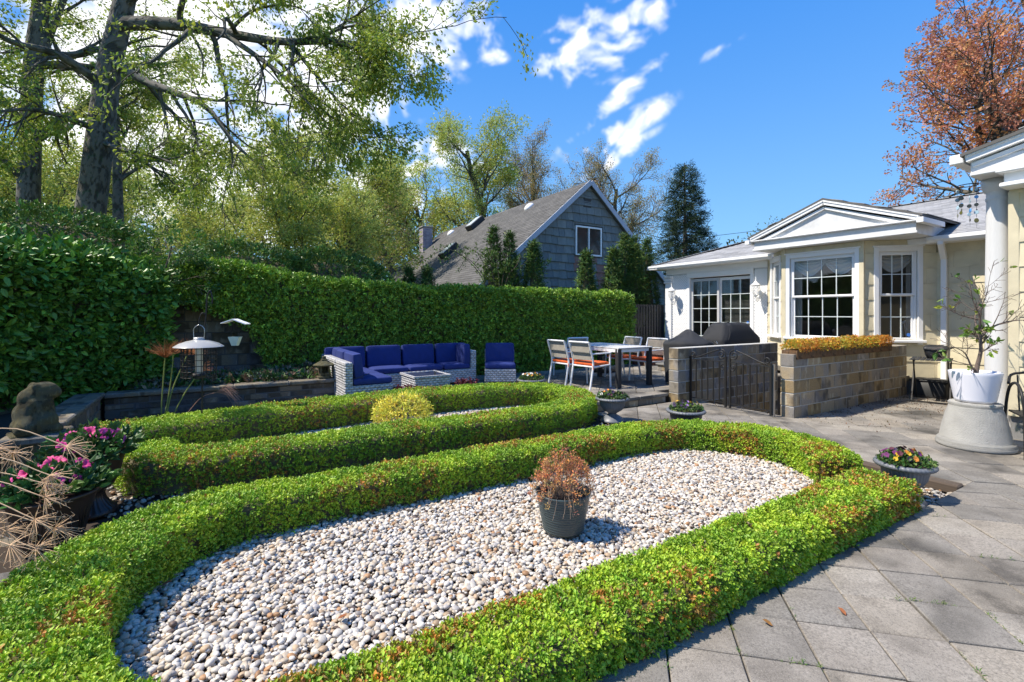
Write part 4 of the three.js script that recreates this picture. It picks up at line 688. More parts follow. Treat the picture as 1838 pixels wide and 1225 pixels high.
// ---------- the grey neighbour house ----------
function tiltPlate(P, top) { const g = plate(P, 0.03, 0.004), p = g.attributes.position; for (let i = 0; i < p.count; i++) p.setZ(i, p.getZ(i) + Math.max(0, top - p.getY(i)) * 0.16); g.computeVertexNormals(); return g; }
function plate(poly, th, bev = 0.01) { return slab(poly.map((p) => [p[0], -p[1]]), th, th, bev).rotateX(Math.PI / 2); }
{
  const h = thing('grey_house', 'grey shingled house with steep roof behind the tall hedge', 'house', [0, 0, 0]);
  const ax = 13.2, ay = 6.97, lx = 7.94, rx = 18.4, ly = 2.45, z0 = -15.4, z1 = -30.4, k = (ay - ly) / (ax - lx), kr = (ay - ly) / (rx - ax);
  const W = [12.54, 13.95, 3.9, 5.11];
  const back = mesh('gable_wall', [flat([[[lx + 0.5, 0, z0], [rx - 0.5, 0, z0], [rx - 0.5, ly + 0.3, z0]], [[lx + 0.5, 0, z0], [rx - 0.5, ly + 0.3, z0], [ax, ay - 0.1, z0]], [[lx + 0.5, 0, z0], [ax, ay - 0.1, z0], [lx + 0.5, ly + 0.3, z0]]])], std([0.10, 0.10, 0.095], 1), h);
  const r = rng(301), mats = [[0.20, 0.225, 0.225], [0.225, 0.25, 0.245], [0.18, 0.205, 0.21], [0.24, 0.26, 0.25]].map((c) => std(c, 0.95, { map: scaled(grain, 1.5) })), rust = std([0.30, 0.17, 0.14], 0.95, { map: scaled(grain, 1.5) });
  for (let j = 0; j < 18; j++) {
    const y0 = 1.6 + j * 0.335, y1 = y0 + 0.345;
    for (let x = lx - r() * 0.3; x < rx;) {
      const w = 0.26 + r() * 0.2, dy = (r() - 0.5) * 0.05; let rects = [[x, x + w - 0.008, y0 + dy - 0.02, y1]];
      rects = rectMinus(rects, [W[0] - 0.06, W[1] + 0.06, W[2] - 0.06, W[3] + 0.06]);
      for (const [a, b, c, d] of rects) {
        if (b - a < 0.03 || d - c < 0.03) continue;
        let P = [[a, c], [b, c], [b, d], [a, d]]; P = clipPoly(P, -k, 1, ly - k * lx - 0.05); if (P.length > 2) P = clipPoly(P, kr, 1, ay + kr * ax - 0.05); if (P.length < 3 || Math.abs(areaOf(P)) < 0.005) continue;
        const stain = P[0][0] > 12.2 && P[0][0] < 14.2 && y0 < 3.8 && y0 > 2.2 && r() < 0.4;
        const m = mesh('shingle', tiltPlate(P, d), stain ? rust : mats[Math.floor(r() * 4)], back); m.position.z = z0 + 0.004 + r() * 0.008;
      }
      x += w;
    }
  }
  const T = (a, b, c, d) => [[a, b, c], [a, c, d]], up = V(ax - lx, ay - ly, 0), L = up.length(); up.normalize();
  const E = 0.25, A = [lx, ly, z0 + E], B = [ax, ay, z0 + E], C = [ax, ay, z1], D = [lx, ly, z1], F = [rx, ly, z0 + E], G = [rx, ly, z1], lo = (p) => [p[0], p[1] - 0.16, p[2]];
  const roof = mesh('roof', flat([...T(A, B, C, D), ...T(B, F, G, C), ...T(lo(A), lo(D), lo(C), lo(B)), ...T(lo(B), lo(C), lo(G), lo(F)), ...T(D, C, lo(C), lo(D)), ...T(A, D, lo(D), lo(A))]), M.roofBase, h);
  shingles(roof, V(lx, ly, z1), V(0, 0, 1), up, [[0, 0], [z0 + E - z1, 0], [z0 + E - z1, L], [0, L]], 302, (q) => { const c = 0.115 + (q() - 0.5) * 0.05; return [c, c * 0.97, c * 0.93]; }, 0.33, 0.16);
  mesh('rake_board', [bar([lx - 0.02, ly - 0.1, z0 + E + 0.015], [ax, ay - 0.06, z0 + E + 0.015], 0.19, 0.04)], std([0.42, 0.45, 0.52], 0.7), h);
  mesh('rake_board', [bar([rx + 0.02, ly - 0.1, z0 + E + 0.02], [ax, ay - 0.06, z0 + E + 0.02], 0.19, 0.04)], std([0.42, 0.45, 0.52], 0.7), h);
  mesh('gutter', box(0.12, 0.1, 15, lx - 0.07, ly - 0.06, (z0 + z1) / 2), M.alu, h);
  const wy = (W[2] + W[3]) / 2, wx = (W[0] + W[1]) / 2, ww = W[1] - W[0], wh = W[3] - W[2];
  const win = mesh('window', [cbox(0.07, wh, 0.08, 0.008, W[0] + 0.035, wy, z0 + 0.05), cbox(0.07, wh, 0.08, 0.008, W[1] - 0.035, wy, z0 + 0.05), cbox(ww - .14, 0.07, 0.078, 0.008, wx, W[3] - 0.035, z0 + 0.05), cbox(ww - .14, 0.07, 0.078, 0.008, wx, W[2] + 0.035, z0 + 0.05), cbox(0.06, wh - .14, 0.08, 0.008, wx, wy, z0 + 0.05)], M.trim, h);
  for (const s of [-1, 1]) mesh('pane', box(ww / 2 - 0.1, wh - 0.14, 0.008, wx + s * (ww / 4), wy, z0 + 0.04), std([0.045, 0.04, 0.035], 0.06), win);
  mesh('gable_vent', [cbox(0.42, 0.5, 0.05, 0.01, 13.18, 6.15, z0 + 0.035), ...Array.from({ length: 7 }, (_, i) => box(0.34, 0.025, 0.03, 13.18, 5.96 + i * 0.065, z0 + 0.07))], std([0.07, 0.07, 0.075], 0.9), h);
  const sky = (x, z, w, l, hgt, m, n) => { const g = new THREE.Group(); g.name = n; g.position.set(x, ly + k * (x - lx), z); g.rotation.z = Math.atan(k); h.add(g); mesh('frame', cbox(l, hgt, w, 0.02, 0, hgt / 2, 0), m, g); mesh('glass', cbox(l - 0.12, 0.02, w - 0.12, 0.005, 0, hgt + 0.008, 0), std([0.5, 0.55, 0.6], 0.1), g); };
  sky(12.55, -24.0, 0.7, 1.0, 0.3, M.black, 'skylight'); sky(10.5, -23.0, 0.7, 1.0, 0.3, M.black, 'skylight');
  const vent = (x, z, m) => { const v = mesh('roof_vent', new THREE.SphereGeometry(0.28, 16, 8, 0, 6.3, 0, 1.6).scale(1, 0.6, 0.8), m, h); v.position.set(x, ly + k * (x - lx) + .02, z); v.rotation.z = Math.atan(k); };
  vent(12.6, -18.8, M.alu); vent(12.6, -27.5, M.alu); vent(10.3, -26.8, M.black);
  const ch = mesh('chimney', [box(0.62, 3.0, 0.62, 11.67, 5.5, -29.3)], std([0.32, 0.29, 0.32], 0.9), h); const rr = rng(305), bm = [[0.30, 0.27, 0.31], [0.25, 0.22, 0.26], [0.36, 0.33, 0.36]].map((c) => std(c, 0.9));
  const bk = [[], [], []]; for (let j = 0; j < 22; j++) for (let i = 0; i < 3; i++) for (const s of [0, 1]) { const o = (i - 1) * 0.21 + (j & 1) * 0.05 - .02, y = 5.2 + j * 0.078; bk[Math.floor(rr() * 3)].push(s ? box(0.195, 0.066, 0.02, 11.67 + o, y, -28.985) : box(0.02, 0.066, 0.195, 11.355, y, -29.3 + o)); }
  bk.forEach((l, i) => { mesh('bricks', l, bm[i], ch).userData.kind = 'stuff'; }); mesh('chimney_cap', cbox(0.74, 0.1, 0.74, 0.02, 11.67, 7.02, -29.3), M.concrete, ch);
  const sd = thing('mossy_shed', 'low shed with mossy flat roof just behind the tall hedge', 'shed', [4.3, 0, -13.6]);
  mesh('wall', box(5.2, 1.95, 1.6, 0, 0.975, 0), M.oldWood, sd); mesh('roof', cbox(5.6, 0.14, 2.0, 0.03, 0, 2.03, 0), std([0.10, 0.085, 0.04], 1, { map: scaled(blockTex, .5) }), sd);
  for (const x of [4.2, 4.95]) { const p = thing('fence_post', 'brown fence post with rounded finial poking above the tall hedge', 'post', [x, 0, -10.75], 0, 'posts behind the hedge'); mesh('shaft', cbox(0.1, 2.0, 0.1, 0.01, 0, 1.0, 0), M.oldWood, p); mesh('finial', lathe([[0.001, 0.2], [0.05, 0.18], [0.075, 0.11], [0.06, 0.04], [0.03, 0.02], [0.06, 0]], 16).translate(0, 2.0, 0), std([0.30, 0.18, 0.09], 0.9), p); }
}
// ---------- trees ----------
function grow(o) {
  const r = rng(o.seed), wood = [], tips = [], sides = o.sides ?? [10, 7, 5, 4, 3], ax = V(0, 0, 0), d = V(0, 0, 0);
  function limb(p0, d0, len, rad, lev, pts) {
    if (!pts) {
      pts = [p0.clone()]; d.copy(d0); const dd = d0.clone(), n = Math.max(3, Math.ceil(len / (o.seg ?? 0.45))), p = p0.clone();
      for (let i = 0; i < n; i++) { dd.x += (r() - 0.5) * o.wob; dd.z += (r() - 0.5) * o.wob; dd.y += (r() - 0.5) * o.wob + (o.trop[lev] ?? 0); dd.normalize(); p.addScaledVector(dd, len / n); pts.push(p.clone()); }
    } else { len = 0; for (let i = 1; i < pts.length; i++) len += pts[i].distanceTo(pts[i - 1]); }
    const n = pts.length - 1, tp = lev === 0 ? (o.taper0 ?? 0.45) : lev === 1 ? 0.14 : 0.3, ra = (t) => Math.max(o.minR ?? 0.006, rad * lerp(1, tp, t));
    wood.push(tube(pts, (i) => ra(i / n), sides[Math.min(lev, sides.length - 1)]));
    if (lev < o.levels) {
      const kids = o.kids[lev];
      for (let c = 0; c < kids; c++) {
        const t = Math.min(0.999, lerp(o.from[lev], 1, (c + r()) / kids)), i = Math.min(n - 1, Math.floor(t * n)), f = t * n - i, q = pts[i].clone().lerp(pts[i + 1], f), tg = pts[i + 1].clone().sub(pts[i]).normalize();
        ax.set(r() - 0.5, r() - 0.5, r() - 0.5).cross(tg).normalize(); const nd = tg.clone().applyAxisAngle(ax, o.ang[lev] * (0.65 + 0.7 * r())); if (lev === 0 && nd.y < (o.minUp ?? -0.1)) nd.y = Math.abs(nd.y);
        limb(q, nd.normalize(), len * o.ratio[lev] * (0.6 + 0.7 * r()) * (1 - (o.shrink ?? 0.45) * t), ra(t) * 0.55, lev + 1);
      }
    }
    if (lev >= o.levels - (o.leafLevels ?? 1) + 1 || lev === o.levels) for (let i = Math.ceil(n * 0.45); i <= n; i++) tips.push({ p: pts[i], d: pts[i].clone().sub(pts[i - 1 < 0 ? 0 : i - 1]).normalize() });
  }
  for (const L of o.limbs ?? []) limb(null, null, 0, L.r, L.lev ?? 1, L.pts);
  if (o.height) limb(V(0, 0, 0), V(o.lean?.[0] ?? 0, 1, o.lean?.[1] ?? 0).normalize(), o.height, o.rad, 0);
  return { wood: merge(wood), tips, r };
}
function tree(name, label, pos, o, group) {
  const t = thing(name, label, 'tree', pos, o.turn ?? 0, group), g = grow(o), r = g.r, list = [];
  mesh('trunk', g.wood, o.bark ?? M.bark, t);
  for (const tip of g.tips) { const n = o.per * (0.5 + r()); for (let k = 0; k < n; k++) list.push({ p: tip.p.clone().add(V((r() - 0.5), (r() - 0.5), (r() - 0.5)).multiplyScalar(o.fuzz)), n: tip.d.clone().multiplyScalar(0.6).add(V(0, o.droop ?? -0.2, 0)).normalize(), s: 0.6 + 0.8 * r(), c: o.colour(r) }); }
  scatter('crown', o.leaf, o.mat ?? M.leafTree, list, t, r, 0.7);
  return t;
}
const oakLeaf = sprig(8, 0.20, 0.085, 0.042, [0.9, 0.6], 401, { fold: 0.15, side: 1.3, curl: .3 }), farLeaf = sprig(10, 0.42, 0.13, 0.075, [0.9, 0.5], 402, { fold: 0.15, side: 1.3 }), budLeaf = sprig(6, 0.36, 0.085, 0.045, [0.8, 0.4], 403, { fold: 0.15, side: 1.2 });
const springGreen = (r) => vary(r, r() < 0.3 ? [0.60, 0.63, 0.15] : [0.46, 0.51, 0.12], 0.28, 0.15), oakGreen = (r) => vary(r, r() < 0.3 ? [0.46, 0.52, 0.07] : [0.28, 0.36, 0.05], 0.35, 0.12), brownBud = (r) => vary(r, r() < 0.5 ? [0.40, 0.28, 0.15] : [0.42, 0.38, 0.12], 0.3, 0.1);
{ // big oak with long limb reaching over the garden
  const B = V(-2.62, 0, -15.15), P = (l) => curvePts(l, 14).map((p) => p.sub(B)), bl = [];
  const trunk = P([[-2.62, 0, -15.15], [-2.6, 2.0, -15.13], [-2.47, 3.69, -15.06], [-2.33, 5.01, -14.98], [-2.19, 6.34, -14.89], [-2.07, 7.39, -14.82], [-1.88, 8.32, -14.7], [-1.62, 9.77, -14.54], [-1.4, 12, -14.6]]);
  bl.push({ pts: P([[-1.85, 8.4, -14.65], [-0.87, 8.25, -13.72], [0.22, 7.80, -12.57], [1.22, 7.38, -11.48], [2.15, 7.15, -10.43], [3.05, 6.85, -9.43]]), r: 0.17 });
  bl.push({ pts: P([[-1.98, 7.5, -14.75], [-1.32, 6.95, -14.11], [-0.75, 6.57, -13.41], [-0.1, 6.1, -12.65], [0.41, 5.2, -11.98], [0.95, 4.55, -11.4]]), r: 0.12 });
  bl.push({ pts: P([[0.2, 7.78, -12.55], [1.0, 6.9, -11.6], [1.7, 6.1, -10.9], [2.4, 5.3, -10.3]]), r: 0.07 });
  bl.push({ pts: P([[-1.75, 8.8, -14.6], [-0.9, 9.6, -13.6], [0.3, 9.9, -12.2], [1.6, 9.7, -10.9]]), r: 0.11 });
  bl.push({ pts: P([[-2.1, 6.9, -14.85], [-2.9, 7.3, -14.5], [-3.6, 7.2, -14.0], [-4.4, 7.6, -13.4]]), r: 0.12 });
  bl.push({ pts: P([[-2.25, 5.6, -14.9], [-1.7, 5.3, -14.2], [-0.9, 5.0, -13.4], [-0.1, 4.4, -12.6]]), r: 0.07 });
  bl.push({ pts: P([[-2.3, 5.9, -14.9], [-3.2, 5.9, -14.2], [-4.0, 5.3, -13.4]]), r: 0.08 });
  bl.push({ pts: P([[1.5, 7.28, -11.1], [1.95, 7.3, -10.6], [2.49, 7.37, -9.99], [3.16, 6.95, -9.22]]), r: 0.05 });
  bl.push({ pts: P([[2.15, 7.12, -10.43], [2.6, 6.85, -9.9], [2.95, 6.5, -9.6], [3.3, 6.1, -9.25]]), r: 0.045 });
  bl.push({ pts: P([[1.41, 7.28, -11.24], [1.8, 6.6, -10.8], [2.2, 5.95, -10.4], [2.7, 5.3, -9.85]]), r: 0.05 });
  bl.push({ pts: P([[0.3, 7.78, -12.5], [0.75, 8.15, -12.0], [1.43, 8.15, -11.35], [1.9, 7.75, -10.8]]), r: 0.045 });
  const o = { seed: 411, levels: 3, kids: [0, 11, 6], from: [0.4, 0.18, 0.2], ang: [0.9, 0.95, 0.8], ratio: [0.4, 0.42, 0.5], trop: [0, 0, -0.02, -0.04], wob: 0.5, seg: 0.3, limbs: [{ pts: trunk, r: 0.34, lev: 0 }, ...bl], per: 2.7, fuzz: 0.22, leaf: oakLeaf, colour: oakGreen, droop: -0.7, taper0: 0.55, shrink: 0.3, minR: .007 };
  tree('oak_tree', 'tall oak with thick lichened trunk and one long limb reaching out over the garden', [B.x, 0, B.z], o, 'oaks beyond the garden wall');
}
{
  const B = V(-4.2, 0, -17.9), P = (l) => curvePts(l, 12).map((p) => p.sub(B));
  tree('oak_tree', 'forked oak behind the dark leafy bush, trunk splitting high up', [B.x, 0, B.z], { seed: 421, levels: 3, kids: [9, 8, 6], from: [0.3, 0.2, 0.2], ang: [1.0, 0.9, 0.8], ratio: [0.34, 0.5, 0.5], trop: [0, 0.02, 0, -0.02], wob: 0.5, seg: 0.4, per: 2.6, fuzz: 0.3, leaf: oakLeaf, colour: oakGreen, droop: -0.4, taper0: 0.6,
    limbs: [{ pts: P([[-4.2, 0, -17.9], [-4.2, 2.2, -17.9], [-4.16, 5.46, -17.88], [-4.05, 8.3, -17.8], [-3.87, 9.95, -17.7], [-3.8, 12.5, -17.7]]), r: 0.29, lev: 0 }, { pts: P([[-4.05, 7.9, -17.8], [-3.7, 9.1, -17.6], [-3.3, 10.3, -17.4], [-2.9, 12, -17.2]]), r: 0.16 }, { pts: P([[-4.15, 6.4, -17.85], [-4.8, 7.4, -17.4], [-5.5, 9, -17]]), r: 0.12 }] }, 'oaks beyond the garden wall');
  const T = V(-2.2, 0, -17.3), Q = (l) => curvePts(l, 10).map((p) => p.sub(T));
  tree('oak_tree', 'slim oak with dark straight trunk standing beside the thick lichened oak', [T.x, 0, T.z], { seed: 431, levels: 3, kids: [9, 6, 5], from: [0.35, 0.2, 0.2], ang: [1.0, 0.9, 0.8], ratio: [0.36, 0.5, 0.5], trop: [0, 0.02, 0, -0.02], wob: 0.5, seg: 0.35, per: 2.0, fuzz: 0.3, leaf: oakLeaf, colour: springGreen, droop: -0.4, limbs: [{ pts: Q([[-2.2, 0, -17.3], [-2.21, 4.0, -17.25], [-2.25, 6.0, -17.3], [-2.3, 8.2, -17.3]]), r: 0.16, lev: 0 }] }, 'oaks beyond the garden wall');
}
const decid = (seed, height, rad, o = {}) => ({ seed, height, rad, levels: 3, kids: [12, 7, 6], from: [0.3, 0.2, 0.2], ang: [0.9, 0.8, 0.75], ratio: [0.44, 0.5, 0.5], trop: [0.02, 0.08, 0.04, 0.02], wob: 0.32, seg: 0.6, per: 1.0, fuzz: 0.34, leaf: farLeaf, colour: springGreen, droop: 0.1, minR: 0.012, bark: M.bark, ...o });
const grpT = 'spring trees beyond the hedge';
const t1 = tree('spring_tree', 'young spring tree with slender upright trunk and airy yellow-green leaves', [1.96, 0, -22.3], decid(441, 8.8, 0.15, { kids: [16, 6, 5], from: [.24, .2, .2], ang: [0.8, .8, .8] }), grpT);
const t2 = tree('spring_tree', 'broad yellow-green spring tree with spreading dark limbs next to the grey house chimney', [5.2, 0, -25], decid(442, 7.6, 0.22, { ratio: [0.55, 0.5, 0.5] }), grpT);
const t3 = tree('spring_tree', 'bare rounded tree with fine brown buds behind the chimney', [11.6, 0, -34], decid(443, 9.0, 0.26, { per: 2.3, leaf: budLeaf, colour: brownBud, ratio: [0.55, 0.55, 0.5], kids: [10, 7, 6] }), grpT);
const t4 = tree('spring_tree', 'tall airy tree with yellow-green tufts rising behind the grey house ridge', [17.8, 0, -32], decid(444, 13.4, 0.3, { per: 1.3, ratio: [0.44, 0.5, 0.5], kids: [17, 8, 6], from: [.28, .2, .2] }), grpT);
const t5 = tree('spring_tree', 'sparse brown budding tree with bare branches behind the grey gable', [23.0, 0, -31], decid(445, 12.2, 0.3, { per: 2.3, leaf: budLeaf, colour: brownBud, ratio: [0.5, 0.55, 0.5], kids: [17, 9, 7], from: [.3, .2, .2] }), grpT);
const more = [[t5, 26.6, -28.8, 1.1, 0.92, 'budding tree leaning out past the end of the grey gable'], [t2, 6.9, -28.5, 2.1, 1.0, 'bushy light green tree touching the grey roof edge'], [t2, -1.1, -27, 0.6, 0.8, 'bushy light green tree seen between the two slim trunks'], [t1, -3.0, -32, 2.0, 0.95, 'airy green tree far behind the thick lichened oak'], [t2, -6.0, -27, 5.2, 0.8, 'broad green tree behind the forked oak'], [t4, -9.2, -33, 2.5, 0.6, 'tall green tree at the far garden corner behind the forked oak'], [t2, 15.6, -36, 3.3, 1.35, 'leafy yellow-green tree between chimney and grey ridge'], [t2, -4.6, -24, 1.7, 0.85, 'low leafy tree behind the dark leafy bush'], [t2, 9.5, -38, 0.4, 1.2, 'broad pale tree far behind the chimney'], [t1, 3.2, -19.6, 2.6, 0.72, 'small young tree close behind the tall hedge'], [t2, 25.5, -25, 2.2, .8, 'pale tree low behind the conical evergreens'], [t2, 0.4, -20.5, 2.9, 0.62, 'low leafy sapling behind the bird feeder wall'], [t2, 4.4, -21.5, 5.5, 0.68, 'low leafy sapling behind the sofa hedge']];
for (const [src, x, z, turn, s, label] of more) copyOf(src, [x, 0, z], turn, label, s);
{ // dense understorey seen between the trunks
  const r = rng(466), list = []; for (let k = 0; k < 1800; k++) { const a = r(), x = lerp(-14, 9, a) + (r() - 0.5) * 3, z = lerp(-30, -38, r()) - 3 * a; list.push({ p: V(x, 0.3 + 3.4 * Math.pow(r(), 0.8) * (0.6 + 0.8 * vn(x * 0.35, z * .2, 6)), z), n: V(0, 1, 0), s: 1.2 + 1.3 * r(), c: springGreen(r) }); }
  tag(scatter('undergrowth', farLeaf, M.leafTree, list, scene, r, 0.9), 'light green undergrowth of a far wood behind the trees', 'undergrowth', undefined, 'stuff');
}
tree('maple_tree', 'copper-leaved maple rising behind the cream house roof', [23.6, 0, -5.9], decid(451, 12.0, 0.3, { per: 2.3, fuzz: 0.42, kids: [20, 9, 6], ratio: [0.62, 0.55, 0.5], from: [0.22, 0.2, 0.2], leaf: sprig(9, 0.22, 0.085, 0.06, [0.9, 0.5], 404, { side: 1.3 }), colour: (r) => vary(r, r() < 0.55 ? [0.58, 0.25, 0.15] : [0.66, 0.34, 0.13], 0.28, 0.1), droop: -0.2 }));
tree('small_tree', 'small blue-green tree peeping over the roof beside the pediment', [23.6, 0, -14.8], decid(452, 4.9, 0.12, { levels: 2, kids: [9, 6], per: 2.5, colour: (r) => vary(r, [0.10, 0.15, 0.06], 0.3), fuzz: .4 }));
{ // young tree on a pole-thin stem in the raised bed
  tree('sapling', 'thin-stemmed sapling in the raised bed between the two big bushes', [-0.75, 0.35, -9.6], { seed: 461, height: 2.3, rad: 0.028, levels: 3, kids: [10, 5, 3], from: [0.5, 0.3, 0.3], ang: [0.8, 0.8, 0.7], ratio: [0.45, 0.5, 0.5], trop: [0, 0.04, 0, 0], wob: 0.3, seg: 0.2, per: 0.8, fuzz: 0.16, leaf: sprig(6, 0.09, 0.065, 0.028, [0.9, 0.6], 405, { side: 1 }), colour: (r) => vary(r, [0.10, 0.21, 0.03], 0.3), droop: -0.1, minR: 0.003, bark: M.twig });
  const r = rng(462), list = []; // leafy shrub rising over the wall
  for (let k = 0; k < 2600; k++) { const a = r() * 6.28, b = Math.acos(1 - 1.5 * r()), R = 1 - 0.25 * r() * r(); const p = V(Math.cos(a) * Math.sin(b) * 1.6 * R, Math.cos(b) * 0.95 * R, Math.sin(a) * Math.sin(b) * 0.8 * R); p.y += 0.2 * (vn(p.x * 2, p.z * 2, 4) - .5); list.push({ p, n: p.clone().normalize(), s: 0.7 + 0.6 * r(), c: vary(r, r() < .3 ? [0.20, 0.32, 0.05] : [0.11, 0.20, 0.04], 0.35) }); }
  for (const [x, y, z, sx, label] of [[0.55, 2.05, -11.3, 0.9, 'round dark shrub standing above the old wall behind the bird feeder'], [2.2, 1.95, -11.6, 1.0, 'round dark shrub rising over the hedge behind the blue sofa end'], [-2.4, 2.3, -11.0, 1.0, 'round dark shrub over the wall beneath the slim oak']]) { const g = thing('round_shrub', label, 'shrub', [x, 0, z], 0, 'shrubs behind the garden wall'); mesh('stems', tube([V(0, 0, 0), V(0.1, y, 0)], 0.05, 6), M.bark, g); const c = scatter('foliage', privet, M.leafGloss, list, g, rng(463), 0.6); c.position.y = y; c.scale.setScalar(sx); mesh('inner_branches', new THREE.SphereGeometry(1, 20, 12).scale(1.35 * sx, 0.75 * sx, 0.6 * sx).translate(0, y, 0), M.twigMass, g); }
}
// ---------- evergreens ----------
const thujaSpray = sprig(9, 0.13, 0.10, 0.022, [0.3, 0.5], 406, { side: 1, fold: 0.1 });
function thuja(name, label, pos, H, R, seed) {
  const r = rng(seed), t = thing(name, label, 'evergreen', pos, 0, 'conical evergreens along the grey house'), list = [];
  mesh('trunk', tube([V(0, 0, 0), V(0, H * 0.9, 0)], (i) => i ? 0.015 : 0.05, 6), M.bark, t);
  mesh('inner_branches', new THREE.ConeGeometry(R * 0.8, H * 0.93, 12).translate(0, H * 0.47, 0), M.twigMass, t);
  for (let k = 0; k < 1500; k++) { const y = Math.pow(r(), 1.35), a = r() * 6.28, ph = a + Math.sin(a * 3 + y * 9) * .2, rad = R * Math.pow(1 - y, 0.8) * (0.82 + 0.3 * vn(a * 2.5, y * 9, seed)) + 0.02; list.push({ p: V(Math.cos(ph) * rad, y * H, Math.sin(ph) * rad), n: V(Math.cos(ph) * 0.5, 1, Math.sin(ph) * 0.5).normalize(), s: 0.7 + 0.6 * r(), c: vary(r, r() < .3 ? [0.13, 0.21, 0.035] : [0.07, 0.13, 0.03], 0.35) }); }
  scatter('foliage', thujaSpray, M.needle, list, t, r, 0.35);
  return t;
}
const a1 = thuja('arborvitae', 'tall narrow arborvitae, tallest of the pair at the grey gable corner', [7.42, 0, -13.05], 4.1, 0.55, 471);
const a2 = thuja('arborvitae', 'tight arborvitae below the grey gable window', [9.9, 0, -11.6], 3.35, 0.5, 472);
copyOf(a1, [7.85, 0, -12.8], 1.4, 'narrow arborvitae, shorter of the pair at the grey gable corner', 0.96); copyOf(a2, [8.48, 0, -12.4], 2, 'arborvitae with a vine between the grey gable corner and its window', 1.08);
copyOf(a1, [10.95, 0, -11.0], 2.2, 'tall arborvitae in front of the grey eave end', 0.95); copyOf(a2, [10.5, 0, -11.0], 3.2, 'arborvitae beside the dark slat fence', 1.02); copyOf(a2, [11.2, 0, -10.85], 4.2, 'arborvitae just behind the dark slat fence', 1.06); copyOf(a1, [11.85, 0, -10.9], 5.2, 'arborvitae at the corner of the cream house', 0.93);
copyOf(a1, [12.6, 0, -12.2], 5.9, 'arborvitae behind the corner of the cream house', 1.0);
copyOf(a2, [4.35, 0, -12.1], 1, 'small pointed evergreen behind the hedge, farther from the grey gable', 0.79); copyOf(a2, [4.75, 0, -11.85], 2.5, 'small pointed evergreen behind the hedge, nearer the grey gable', 0.79);
{ // airy vine over the pair
  const r = rng(481), t = thing('climbing_vine', 'loose leafy vine arching beside the pair of arborvitae', 'vine', [7.3, 0, -12.6]), st = [], list = [];
  for (let k = 0; k < 9; k++) { const a = 0.4 * (k - 4), pts = curvePts([[0, 1.2, 0], [a * 0.4, 2.4 + r() * 0.4, 0.1], [a * 0.9 - 0.2, 2.9 + r() * 0.5, 0.2], [a * 1.3 - 0.4, 2.7 + r() * 0.6, 0.3]], 12); st.push(tube(pts, 0.009, 4)); pts.forEach((p, i) => { if (i > 3) for (let q = 0; q < 3; q++) list.push({ p: p.clone().add(V(r() - .5, r() - .5, r() - .5).multiplyScalar(.2)), n: V(0, 1, 0), s: .7 + .6 * r(), c: vary(r, [0.11, 0.2, 0.03], .3) }); }); }
  mesh('stems', st, M.twig, t); scatter('foliage', privet, M.leaf, list, t, r, .8);
}
{ // spruce
  const r = rng(491), t = thing('spruce_tree', 'dark layered spruce standing alone between the grey gable and the cream roof', 'tree', [21.55, 0, -17.2]), H = 9.6, wood = [tube([V(0, 0, 0), V(0.05, H * 0.5, 0), V(0, H, 0)], [0.2, 0.12, 0.015], 8)], list = [];
  for (let k = 0; k < 190; k++) { const y = 1.2 + (H - 1.3) * Math.pow(k / 190, 0.9), a = k * 2.4 + r(), L = (2.35 * Math.pow(1 - y / H, 0.75) + 0.15) * (0.65 + 0.5 * r()), pts = []; for (let i = 0; i <= 6; i++) { const u = i / 6; pts.push(V(Math.cos(a) * L * u, y - 0.35 * L * u * u + 0.18 * L * u * u * u, Math.sin(a) * L * u)); } wood.push(tube(pts, (i) => 0.025 * (1 - i / 7), 4)); const n = Math.ceil(L * 17); for (let i = 0; i < n; i++) { const u = 0.15 + 0.85 * r(), q = Math.min(5, Math.floor(u * 6)), p = pts[q].clone().lerp(pts[q + 1], u * 6 - q); p.add(V((r() - .5) * .3, -0.06 * r(), (r() - .5) * .3)); list.push({ p, n: V(Math.cos(a), 0.15, Math.sin(a)), s: 0.8 + 0.7 * r(), c: vary(r, r() < .25 ? [0.06, 0.1, 0.035] : [0.03, 0.06, 0.03], 0.35) }); } }
  mesh('trunk', wood, M.bark, t); scatter('crown', sprig(12, 0.26, 0.16, 0.02, [0.7, 0.35], 407, { side: 0.5, fold: 0.1 }), M.needle, list, t, r, 0.5);
}
{ // slat fence between hedge and house, power line
  const f = thing('slat_fence', 'dark slat fence between the tall hedge and the cream house corner', 'fence', [9.95, 0.1, -10.28]);
  mesh('rail', cbox(1.95, 0.08, 0.04, 0.006, 0.97, 1.65, -0.03), M.black, f); mesh('rail', cbox(1.95, 0.08, 0.04, 0.006, 0.97, 0.2, -0.03), M.black, f); mesh('rail', cbox(1.95, 0.06, 0.04, 0.006, 0.97, 1.0, -0.03), M.black, f);
  for (let k = 0; k < 17; k++) mesh('slat', cbox(0.085, 1.7, 0.02, 0.004, 0.05 + k * 0.116, 0.85, 0), M.black, f);
  solo('power_line', tube(curvePts([[16, 5.3, -30], [22, 5.6, -18], [30, 6.6, -8]], 16), 0.012, 5), M.black, 'thin black cable crossing the sky above the cream roof', 'cable');
}
